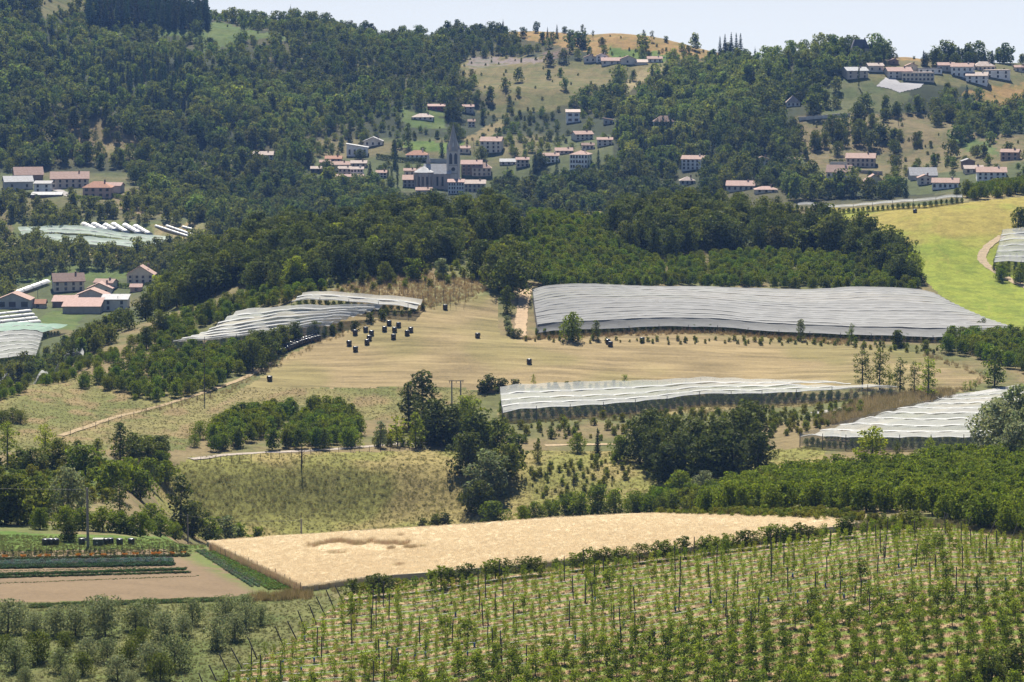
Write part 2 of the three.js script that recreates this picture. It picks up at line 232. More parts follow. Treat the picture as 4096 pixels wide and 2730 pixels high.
const REG = {
  hillside: { mat: fieldMat(texGrass), uv: 1 / 22, col: (x, z, px, py, d) => {
    const n = fbm(x / 14 + 5, z / 14, 3), m = fbm(x / 60 + 50, z / 60, 3);
    let c = d < 470 ? mixC([0.19, 0.21, 0.07], [0.31, 0.25, 0.13], sstep(0.4, 0.65, n)) : d < 900 ? mixC([0.18, 0.19, 0.07], [0.30, 0.235, 0.12], sstep(0.42, 0.62, n * 0.6 + m * 0.4)) : (d > 1180 && !VILL.some((P) => inPoly(P, px, py)) ? mixC([0.055, 0.07, 0.03], [0.115, 0.11, 0.05], sstep(0.42, 0.66, m)) : mixC([0.12, 0.145, 0.055], [0.22, 0.19, 0.09], sstep(0.45, 0.62, m)));
    for (const [dr, P, k] of TINT) if (d >= dr[0] && d <= dr[1]) { const j = d > 900 ? 10 : 8; if (inPoly(P, px + (fbm(x / 6, z / 6, 2) - 0.5) * 4 * j, py + (fbm(x / 6 + 9, z / 6, 2) - 0.5) * 3 * j)) c = mixC(k, [k[0] * 0.72, k[1] * 0.86, k[2] * 0.7], sstep(0.42, 0.7, fbm(x / 7 + 3, z / 7, 3))); }
    return c; } },
  stubble_field: { mat: fieldMat(texStubble), uv: 1 / 60, col: (x, z, px, py) => {
    const m = sstep(0.48, 0.66, fbm(x / 26 + 70, z / 40 + 3, 3)); const e = sstep(2900, 3900, px) * 0.6 + (1 - sstep(1180, 1300, py)) * 0.85;
    const g = clamp(m * 0.55 + e * sstep(0.3, 0.6, fbm(x / 9, z / 16, 2)));
    return mixC(mixC([0.48, 0.37, 0.205], [0.39, 0.30, 0.155], fbm(x / 12, z / 3, 3)), [0.29, 0.265, 0.10], g); } },
  hay_meadow: { mat: fieldMat(texGrass), uv: 1 / 26, col: (x, z) => {
    const n = fbm(x / 22 + 11, z / 30, 3), q = fbm(x / 5, z / 8 + 4, 3);
    return mixC(mixC([0.30, 0.27, 0.105], [0.20, 0.215, 0.065], sstep(0.4, 0.62, n)), [0.34, 0.25, 0.125], sstep(0.5, 0.7, q) * 0.85); } },
  green_field: { mat: fieldMat(texGrass), uv: 1 / 26, col: (x, z, px, py) => {
    const n = fbm(x / 12 + 3, z / 14, 3), t = (1 - sstep(940, 1000, py + 70 * (fbm(x / 10, z / 12, 2) - 0.5))) * sstep(0.25, 0.65, n + 0.12);
    const rut = Math.abs(fbm(x / 5 + 30, z / 28, 2) - 0.5) < 0.008 ? 0.25 : 0;
    return mixC(mixC([0.33, 0.385, 0.055], [0.26, 0.33, 0.045], sstep(0.35, 0.7, fbm(x / 5, z / 6, 3))), [0.45, 0.36, 0.10], clamp(t * 0.85 + rut)); } },
  wheat_field: { mat: fieldMat(texWheat), uv: 1 / 9, lift: (px, py) => 0.72 * (1 - 0.25 * lodged(px, py)), col: (x, z) => mixC([0.92, 0.77, 0.53], [0.84, 0.69, 0.46], sstep(0.35, 0.7, fbm(x / 4, z / 4, 3))) },
  vegetable_garden: { mat: fieldMat(texSoil), uv: 1 / 14, col: (x, z, px, py) => {
    const edge = sstep(-60, 40, px - (815 + (py - 2192) * 2.05 - 150)) * sstep(0.3, 0.6, fbm(x / 2, z / 2, 2) + 0.12); return mixC(mixC([0.34, 0.245, 0.15], [0.265, 0.19, 0.115], fbm(x / 5, z / 3, 3)), [0.2, 0.24, 0.07], edge); } },
  pasture: { mat: fieldMat(texTussock), uv: 1 / 12, col: (x, z) => mixC([0.315, 0.31, 0.09], [0.42, 0.345, 0.14], sstep(0.4, 0.65, fbm(x / 10, z / 14, 3))) },
  orchard_floor: { mat: fieldMat(texGrass), uv: 1 / 12, col: (x, z) => {
    const { b } = rowCoord(x, z), w = b - Math.round(b) + (fbm(x / 2.5, z / 2.5, 3) - 0.5) * 0.16, dry = (1 - sstep(0.17, 0.25, Math.abs(w + 0.02))) * sstep(0.0, 0.25, fbm(x / 4 + 9, z / 4, 2));
    return mixC(mixC([0.19, 0.29, 0.045], [0.255, 0.30, 0.065], fbm(x / 5, z / 5, 3)), mixC([0.58, 0.42, 0.26], [0.46, 0.31, 0.175], fbm(x / 1.5, z / 1.5, 2)), dry); } },
};
const RK = { stubble: 'stubble_field', hay: 'hay_meadow', lime: 'green_field', wheat: 'wheat_field', garden: 'vegetable_garden', pasture: 'pasture', orchard: 'orchard_floor' };
function regionAt(px, py, d) { let r = 'hillside'; for (const k of ['orchard', 'hay', 'stubble', 'lime', 'garden', 'pasture', 'wheat']) if (d >= R[k].d[0] && d <= R[k].d[1] && inPoly(R[k].p, px, py)) r = RK[k]; return r; }
const PP = new Float32Array(NS * ND * 2);
for (let i = 0; i < NS; i++) for (let j = 0; j < ND; j++) { const d = DG[j], p = project(SG[i] * d, EL[i * ND + j], -d), k = (i * ND + j) * 2; PP[k] = p[0]; PP[k + 1] = p[1]; }
{
  const out = {}; for (const k in REG) out[k] = { idx: new Map(), pos: [], uv: [], col: [], tri: [] };
  const q = new Array(NS * ND);
  for (let i = 0; i < NS - 1; i++) for (let j = 0; j < ND - 1; j++) {
    const k = (i * ND + j) * 2, k2 = ((i + 1) * ND + j + 1) * 2, d = DG[j] + 1, x = SG[i] * d, jit = (fbm(x / 3, d / 3, 2) - 0.5);
    q[i * ND + j] = regionAt((PP[k] + PP[k2]) / 2 + jit * 14, (PP[k + 1] + PP[k2 + 1]) / 2 + jit * 8, d);
  }
  const vert = (r, i, j, low) => {
    const o = out[r], key = (i * ND + j) * 2 + (low ? 1 : 0); let n = o.idx.get(key);
    if (n === undefined) {
      n = o.pos.length / 3; o.idx.set(key, n); const d = DG[j], x = SG[i] * d, z = -d, e = EL[i * ND + j], px = PP[(i * ND + j) * 2], py = PP[(i * ND + j) * 2 + 1], def = REG[r];
      o.pos.push(x, e + (low ? -0.3 : def.lift ? def.lift(px, py) : 0), z);
      if (r === 'orchard_floor') o.uv.push(x * def.uv, z * def.uv); else o.uv.push((x + 0.12 * z) * def.uv, (z - 0.06 * x) * def.uv * (r === 'stubble_field' ? 0.7 : 1));
      o.col.push(...def.col(x, z, px, py, d));
    }
    return n;
  };
  for (let i = 0; i < NS - 1; i++) for (let j = 0; j < ND - 1; j++) {
    const r = q[i * ND + j], o = out[r], a = vert(r, i, j), b = vert(r, i + 1, j), c = vert(r, i + 1, j + 1), e = vert(r, i, j + 1);
    o.tri.push(a, b, c, a, c, e);
    if (REG[r].lift) for (const [di, dj, p, s] of [[-1, 0, [i, j + 1], [i, j]], [1, 0, [i + 1, j], [i + 1, j + 1]], [0, -1, [i, j], [i + 1, j]], [0, 1, [i + 1, j + 1], [i, j + 1]]]) if (q[(i + di) * ND + j + dj] !== r) {
      const A = vert(r, ...p), B = vert(r, ...s), D = vert(r, ...p, true), E = vert(r, ...s, true); o.tri.push(A, D, B, B, D, E);
    }
  }
  for (const k in out) {
    const o = out[k], g = new THREE.BufferGeometry();
    g.setAttribute('position', new THREE.Float32BufferAttribute(o.pos, 3)); g.setAttribute('uv', new THREE.Float32BufferAttribute(o.uv, 2)); g.setAttribute('color', new THREE.Float32BufferAttribute(o.col, 3));
    g.setIndex(o.tri); g.computeVertexNormals();
    tag(top(k, g, REG[k].mat), null, null, null, 'structure');
  }
}
// ribbons: roads and tracks laid on the ground
function ribbon(name, pts, width, color, d0 = 0) {
  const P = pts.map(([x, y, d]) => pix(x, y, d ?? d0)).filter(Boolean); if (P.length < 2) { console.log('no', name); return; }
  const c = new THREE.CatmullRomCurve3(P), n = Math.max(8, Math.round(c.getLength() / 1.5)), pos = [], uv = [], tri = [];
  for (let i = 0; i <= n; i++) {
    const p = c.getPoint(i / n), t = c.getTangent(i / n), nx = -t.z, nz = t.x, l = Math.hypot(nx, nz) || 1, w = width / 2 * (0.85 + 0.3 * hash(i, 3));
    for (const s of [-1, 1]) { const x = p.x + s * nx / l * w, z = p.z + s * nz / l * w; pos.push(x, Math.max(ground(x, z), ground(p.x, p.z)) + 0.06, z); uv.push((s + 1) / 2 * width / 6, i * 1.5 / 6); }
    if (i < n) { const a = i * 2; tri.push(a, a + 1, a + 3, a, a + 3, a + 2); }
  }
  const g = new THREE.BufferGeometry(); g.setAttribute('position', new THREE.Float32BufferAttribute(pos, 3)); g.setAttribute('uv', new THREE.Float32BufferAttribute(uv, 2)); g.setIndex(tri); g.computeVertexNormals();
  tag(top(name, g, new THREE.MeshStandardMaterial({ color, map: texGrass, roughness: 1, side: THREE.DoubleSide })), null, null, null, 'structure');
}
ribbon('dirt_path', [[760, 1838], [1000, 1815], [1250, 1803], [1500, 1785], [1620, 1775], [1760, 1772]], 2.2, L(0.55, 0.47, 0.40), 520);
ribbon('dirt_path', [[2180, 1783], [2320, 1780], [2480, 1778]], 2.0, L(0.62, 0.46, 0.27), 540);
ribbon('farm_track', [[240, 1745], [480, 1665], [640, 1625], [820, 1570], [960, 1520], [1080, 1450]], 1.6, L(0.50, 0.37, 0.2), 540);
ribbon('road', [[3250, 1655], [3480, 1622], [3700, 1598], [3900, 1575], [4020, 1555], [4200, 1530]], 3.2, L(0.55, 0.53, 0.50), 560);
ribbon('dirt_path', [[2080, 1350], [2085, 1280], [2095, 1210], [2110, 1150]], 3, L(0.62, 0.44, 0.26), 600);
ribbon('farm_track', [[4200, 1180], [4096, 1145], [3990, 1090], [3930, 1040], [3950, 990], [4010, 945]], 2.6, L(0.55, 0.42, 0.26), 760);
ribbon('road', [[872, 1000], [868, 970], [875, 945], [868, 930]], 4, L(0.5, 0.48, 0.47), 1000);
ribbon('road', [[200, 755], [250, 770], [275, 785]], 4, L(0.5, 0.47, 0.45), 1000);
// ---------------------------------------------------------------- foliage
function leafCloud(n, leaf, place, opt = {}) {
  const pos = new Float32Array(n * 12), col = new Float32Array(n * 12), idx = new Uint32Array(n * 6), p = new THREE.Vector3(), o = new THREE.Vector3(), a = new THREE.Vector3(), b = new THREE.Vector3(), nn = new THREE.Vector3();
  const up = opt.up ?? 0.35, tone = opt.tone ?? 0.5;
  for (let i = 0; i < n; i++) {
    const k = place(p, o, i) ?? 1;
    nn.set(rr(-1, 1), rr(-1, 1) + up, rr(-1, 1)).addScaledVector(o, opt.out ?? 1.25).normalize(); if (nn.dot(o) < 0) nn.negate();
    a.set(rr(-1, 1), rr(-1, 1), rr(-1, 1)).cross(nn).normalize(); b.crossVectors(nn, a);
    const s = leaf * k * rr(0.6, 1.25), w = s * rr(0.42, 0.7);
    const v = [p.x - a.x * s / 2, p.y - a.y * s / 2, p.z - a.z * s / 2, p.x + b.x * w / 2 + nn.x * s * 0.08, p.y + b.y * w / 2 + nn.y * s * 0.08, p.z + b.z * w / 2 + nn.z * s * 0.08, p.x + a.x * s / 2, p.y + a.y * s / 2, p.z + a.z * s / 2, p.x - b.x * w / 2 + nn.x * s * 0.08, p.y - b.y * w / 2 + nn.y * s * 0.08, p.z - b.z * w / 2 + nn.z * s * 0.08];
    pos.set(v, i * 12); idx.set([i * 4, i * 4 + 1, i * 4 + 2, i * 4, i * 4 + 2, i * 4 + 3], i * 6);
    const t = 1 + rr(-tone, tone), y = 1 + rr(-0.12, 0.12); for (let c = 0; c < 4; c++) col.set([t * y, t, t * (2 - y)], i * 12 + c * 3);
  }
  const g = new THREE.BufferGeometry(); g.setAttribute('position', new THREE.BufferAttribute(pos, 3)); g.setAttribute('color', new THREE.BufferAttribute(col, 3)); g.setIndex(new THREE.BufferAttribute(idx, 1));
  return g;
}
const sphere = (v) => { do v.set(rr(-1, 1), rr(-1, 1), rr(-1, 1)); while (v.lengthSq() > 1 || v.lengthSq() < 0.01); return v; };
// crown of overlapping boughs: each a flattened ball of leaves, thicker outside
function boughCrown(h, rx, base, lobes, n, leaf, opt = {}) {
  const B = [];
  for (let i = 0; i < lobes; i++) {
    const f = (i + 0.5) / lobes, ang = i * 2.4 + rr(-0.5, 0.5), prof = opt.prof ? opt.prof(f) : Math.sqrt(Math.max(0.06, 1 - Math.pow(2 * f - 0.85, 2) / 1.4)), out = rx * prof * rr(0.35, 0.82) * (i % 4 === 3 ? 0.25 : 1);
    const r = (opt.br ?? 0.46) * rx * rr(0.72, 1.2) * (0.55 + 0.45 * prof);
    B.push({ x: Math.cos(ang) * out, y: base + (h - base) * f * 0.97, z: Math.sin(ang) * out, r, v: r * r });
  }
  const sum = B.reduce((s, b) => s + b.v, 0), v = new THREE.Vector3();
  return leafCloud(n, leaf, (p, o) => {
    let k = rnd() * sum, b = B[0]; for (b of B) if ((k -= b.v) < 0) break;
    sphere(v); const r0 = Math.pow(rnd(), opt.shell ?? 0.3); v.normalize(); const wob = 1 + 0.35 * (vnoise(v.x * 3 + b.x * 5, v.z * 3 + v.y * 3 + b.z * 5) - 0.5);
    p.set(b.x + v.x * b.r * r0 * wob, Math.min(h, b.y + v.y * b.r * (opt.flat ?? 0.78) * r0 * wob), b.z + v.z * b.r * r0 * wob); if (p.y < base * 0.6) p.y = base * 0.6 + rnd() * 0.4; o.copy(v);
    return 0.75 + 0.5 * rnd();
  }, opt);
}
function firCrown(h, rx, base, n, leaf, opt = {}) {
  const tiers = Math.round(h * 1.1);
  return leafCloud(n, leaf, (p, o) => {
    const f = 1 - Math.sqrt(rnd()), t = (Math.floor(f * tiers) + 0.2 + rnd() * 0.55) / tiers, y = base + (h - base) * t, ang = rnd() * 6.283, lob = 0.72 + 0.28 * Math.sin(ang * 5 + Math.floor(f * tiers) * 1.7), r = rx * Math.pow(1 - t, 0.85) * lob * Math.pow(rnd(), 0.5) + 0.05;
    p.set(Math.cos(ang) * r, y - r * 0.28, Math.sin(ang) * r); o.set(Math.cos(ang), 0.3, Math.sin(ang)); return 0.8 + 0.4 * rnd();
  }, { up: 0.6, tone: 0.3, ...opt });
}
function trunkGeo(h, r, limbs, spread, top = 0.7) {
  const gs = [], cone = (a, b, r0, r1, seg = 6) => { const d = b.clone().sub(a), g = new THREE.CylinderGeometry(r1, r0, d.length(), seg, 1); g.translate(0, d.length() / 2, 0); g.applyQuaternion(new THREE.Quaternion().setFromUnitVectors(new THREE.Vector3(0, 1, 0), d.normalize())); g.translate(a.x, a.y, a.z); gs.push(g); };
  const V = (x, y, z) => new THREE.Vector3(x, y, z), m = V(rr(-0.15, 0.15) * r * 3, h * 0.35, rr(-0.1, 0.1)), t = V(rr(-0.3, 0.3) * r * 3, h * top, rr(-0.2, 0.2));
  cone(V(0, -0.4, 0), m, r * 1.2, r * 0.85, 7); cone(m, t, r * 0.85, r * 0.3);
  for (let i = 0; i < limbs; i++) { const a = i * 2.4 + rr(0, 1), f = rr(0.1, 0.75), s = m.clone().lerp(t, f), l = spread * rr(0.55, 1); cone(s, V(s.x + Math.cos(a) * l, s.y + l * rr(0.5, 1.1), s.z + Math.sin(a) * l), r * 0.45 * (1 - f * 0.4), r * 0.12, 5); }
  return mergeGeometries(gs.map((g) => g.toNonIndexed()));
}
const barkMat = new THREE.MeshStandardMaterial({ color: L(0.10, 0.08, 0.062), roughness: 1, map: texStain }), barkPale = new THREE.MeshStandardMaterial({ color: L(0.17, 0.15, 0.125), roughness: 1, map: texStain });
const leafMat = (r, g, b, tr = 0.5, rough = 0.62) => new THREE.MeshPhysicalMaterial({ color: L(r, g, b), vertexColors: true, roughness: 0.9, transmission: tr, thickness: 0, specularIntensity: rough * 0.16, clearcoat: 0.06 * rough, clearcoatRoughness: 0.35, side: THREE.DoubleSide });
const LM = {
  wood: [leafMat(0.162, 0.198, 0.019, 0.45), leafMat(0.207, 0.236, 0.022, 0.45), leafMat(0.135, 0.172, 0.019, 0.45)],
  dark: [leafMat(0.102, 0.130, 0.017, 0.4), leafMat(0.132, 0.159, 0.020, 0.4)],
  light: [leafMat(0.329, 0.391, 0.026), leafMat(0.409, 0.461, 0.025)],
  cherry: [leafMat(0.199, 0.266, 0.015), leafMat(0.253, 0.319, 0.017)],
  young: [leafMat(0.361, 0.443, 0.029), leafMat(0.301, 0.384, 0.029)],
  silver: [leafMat(0.31, 0.345, 0.14, 0.45, 1.5), leafMat(0.27, 0.315, 0.11, 0.45, 1.5)],
  fir: [leafMat(0.077, 0.113, 0.023, 0.33)],
  far: [leafMat(0.176, 0.212, 0.031, 0.50)], farfir: [leafMat(0.072, 0.106, 0.043, 0.35)],
};
reseed(101);
const many = (n, f) => Array.from({ length: n }, (_, i) => f(i));
const columnar = (f) => 0.75 * Math.sqrt(Math.max(0.05, 1 - Math.pow(2 * f - 0.8, 4) * 0.6));
const KIND = {
  oak: { h: 10, trunk: many(3, () => trunkGeo(10, 0.24, 5, 2.6)), crown: many(5, (i) => boughCrown(10, 5.0, 0.7, 20 + i * 3, 2300, 0.72, { out: 0.95, shell: 0.16, br: 0.36, flat: 0.8, prof: (f) => 0.62 + 0.42 * Math.sin(Math.PI * Math.min(1, f * 0.95 + 0.12)) - (f > 0.85 ? 0.2 : 0) })), mat: LM.wood, bark: barkMat },
  tall: { h: 12, trunk: many(2, () => trunkGeo(12, 0.2, 6, 1.8, 0.85)), crown: many(3, (i) => boughCrown(12, 3.5, 0.9, 20, 1300, 0.64, { out: 0.95, prof: columnar, br: 0.42, shell: 0.18 })), mat: LM.wood, bark: barkPale },
  airy: { h: 12, trunk: many(2, () => trunkGeo(12, 0.19, 7, 1.9, 0.9)), crown: many(3, (i) => boughCrown(12, 3.6, 1.6, 26, 1300, 0.46, { prof: columnar, br: 0.32, out: 1.0 })), mat: LM.light.concat(LM.wood), bark: barkPale },
  poplar: { h: 14, trunk: many(1, () => trunkGeo(14, 0.2, 4, 0.6, 0.9)), crown: many(2, () => boughCrown(14, 1.5, 1.2, 22, 1200, 0.5, { prof: columnar, br: 0.62, flat: 1.5 })), mat: LM.dark, bark: barkMat },
  cherry: { h: 4, trunk: many(2, () => trunkGeo(4, 0.1, 6, 1.2, 0.6)), crown: many(5, (i) => boughCrown(4, 2.3, 0.55, 20 + 2 * i, 1250, 0.4, { out: 0.95, shell: 0.18, flat: 1.15, up: 0.4, br: 0.27 + 0.025 * i })), mat: LM.cherry, bark: barkMat },
  apricot: { h: 3.4, trunk: many(3, () => trunkGeo(3.4, 0.09, 6, 1.1, 0.7)), crown: many(4, (i) => boughCrown(3.4, 2.1, 0.3, 28, 1900, 0.25, { prof: (f) => 0.7 + 0.35 * Math.sin(Math.PI * Math.min(1, f + 0.1)), shell: 0.22, br: 0.34, flat: 0.9, tone: 0.45, out: 1.0 })), mat: LM.silver, bark: barkMat },
  young: { h: 2.6, trunk: many(3, () => trunkGeo(2.6, 0.032, 5, 0.4, 0.92)), crown: many(6, (i) => boughCrown(2.6, 0.85, 0.4 + 0.1 * (i % 3), 14, 300 + 40 * (i % 3), 0.19, { prof: (f) => 0.95 - 0.5 * f, br: 0.4, flat: 1.05, out: 0.9 })), mat: LM.young, bark: barkMat },
  bush: { h: 2.3, trunk: many(2, () => trunkGeo(2.3, 0.045, 5, 0.6, 0.7)), crown: many(4, (i) => boughCrown(2.3, 0.85, 0.45, 15, 620, 0.2, { shell: 0.25, br: 0.38, flat: 1.0, out: 0.9 })), mat: LM.young.concat(LM.cherry), bark: barkMat },
  shrub: { h: 2.4, trunk: many(1, () => trunkGeo(2.4, 0.06, 5, 0.7, 0.5)), crown: many(4, (i) => boughCrown(2.4, 1.35, 0.15, 15, 650, 0.34, { out: 0.95, prof: (f) => 1 - 0.45 * f, shell: 0.2, flat: 0.8, br: 0.4 })), mat: LM.dark.concat(LM.wood), bark: barkMat },
  fir: { h: 14, trunk: many(1, () => trunkGeo(14, 0.2, 0, 1, 0.96)), crown: many(3, () => firCrown(14, 2.7, 0.8, 1900, 0.6)), mat: LM.fir, bark: barkMat },
  pine: { h: 13, trunk: many(2, () => trunkGeo(13, 0.22, 5, 2.2, 0.92)), crown: many(2, () => boughCrown(13, 3.1, 5.0, 16, 1400, 0.48, { flat: 0.5, br: 0.4 })), mat: LM.dark, bark: barkMat },
};
const FAR = {
  broad: many(6, (i) => boughCrown(9.5, i === 5 ? 3.2 : i === 4 ? 5 : 4.3, 0.9, 10 + i, 560, 1.25, { shell: 0.14, out: 1.0, br: 0.5, flat: 0.8 })),
  fir: many(3, () => firCrown(13, 3.3, 0.6, 520, 1.0)),
  cherry: KIND.cherry.crown, shrub: KIND.shrub.crown, young: KIND.young.crown, bush: KIND.bush.crown,
};
const protos = new Map(); let pick = 0;
function tree(name, kind, p, h, label, groupName, opt = {}) {
  const K = KIND[kind], c = K.crown[pick++ % K.crown.length], mset = opt.mat ?? K.mat, m = mset[(pick * 7 + 3) % mset.length], t = K.trunk[pick % K.trunk.length];
  const g = group(name, p, rnd() * 6.283), s = h / K.h, wide = opt.wide ?? rr(0.9, 1.12);
  g.scale.set(s * wide, s, s * wide);
  mesh('trunk', t, K.bark, g); mesh('crown', c, m, g);
  tag(g, label, opt.cat ?? 'tree', groupName); return g;
}
// many copies, nobody could count them
function massOf(name, label, category, geos, mat, list, tint) {
  if (!list.length) return;
  const root = group(name); tag(root, label, category, null, 'stuff');
  geos.forEach((g, v) => {
    const mine = list.filter((_, i) => i % geos.length === v); if (!mine.length) return;
    const im = new THREE.InstancedMesh(g, mat, mine.length), M = new THREE.Matrix4(), q = new THREE.Quaternion(), Y = new THREE.Vector3(0, 1, 0), c = new THREE.Color();
    mine.forEach((e, i) => { q.setFromAxisAngle(Y, e.turn ?? rnd() * 6.283); M.compose(e.p, q, new THREE.Vector3(e.s * (e.w ?? 1), e.s * (e.t ?? 1), e.s * (e.w ?? 1))); im.setMatrixAt(i, M); const k = e.c ?? [1, 1, 1]; im.setColorAt(i, c.setRGB(k[0], k[1], k[2])); });
    im.name = name + '_mass'; im.castShadow = im.receiveShadow = true; root.add(im); tag(im, null, null, null, 'stuff');
  });
}
// ---------------------------------------------------------------- buildings
const CLEAR = [];                                                     // ground kept free of trees: around and in front of what is built
const keep = (p, hw, front, back) => CLEAR.push([p.x, -p.z, hw, front, back]);
const isClear = (x, d, r = 1) => { for (const [cx, cd, hw, f, b] of CLEAR) if (Math.abs(x - cx * d / cd) < hw + r && d > cd - f - r && d < cd + b + r) return false; return true; };
const WALL = { beige: [0.52, 0.45, 0.38], white: [0.84, 0.83, 0.81], grey: [0.44, 0.43, 0.41], pink: [0.50, 0.34, 0.27], brown: [0.23, 0.17, 0.14], cream: [0.66, 0.58, 0.45], stone: [0.38, 0.34, 0.29], red: [0.22, 0.045, 0.04], pale: [0.66, 0.61, 0.54] };
const ROOF = { tile: [0.47, 0.31, 0.25], pale: [0.56, 0.46, 0.40], orange: [0.46, 0.22, 0.13], brown: [0.27, 0.17, 0.13], grey: [0.42, 0.42, 0.43], slate: [0.12, 0.125, 0.15], metal: [0.55, 0.56, 0.57], rose: [0.50, 0.33, 0.28] };
const wallM = Object.fromEntries(Object.entries(WALL).map(([k, c]) => [k, new THREE.MeshStandardMaterial({ color: new THREE.Color().setRGB(...c), map: texStain, roughness: 0.95 })]));
const roofM = Object.fromEntries(Object.entries(ROOF).map(([k, c]) => [k, new THREE.MeshStandardMaterial({ color: new THREE.Color().setRGB(...c.map((v) => v * 0.8)), map: texTile, roughness: 0.9 })]));
const glassM = new THREE.MeshStandardMaterial({ color: L(0.035, 0.04, 0.05), roughness: 0.25 }), shutM = new THREE.MeshStandardMaterial({ color: L(0.11, 0.085, 0.075), roughness: 0.8 }), frameM = new THREE.MeshStandardMaterial({ color: L(0.6, 0.58, 0.55), roughness: 0.8 }), doorM = new THREE.MeshStandardMaterial({ color: L(0.09, 0.07, 0.06), roughness: 0.8 });
const uvScale = (g, k) => { const a = g.attributes.uv; if (a) for (let i = 0; i < a.count; i++) a.setXY(i, a.getX(i) * k, a.getY(i) * k); return g; };
const box = (w, h, d, x = 0, y = 0, z = 0) => { const g = new THREE.BoxGeometry(w, h, d); g.translate(x, y, z); return g; };
const prism = (pts, len) => uvScale(new THREE.ExtrudeGeometry(new THREE.Shape(pts.map(([x, y]) => new THREE.Vector2(x, y))), { depth: len, bevelEnabled: false }), 0.2);
const flat = (g) => (g.index ? g.toNonIndexed() : g);
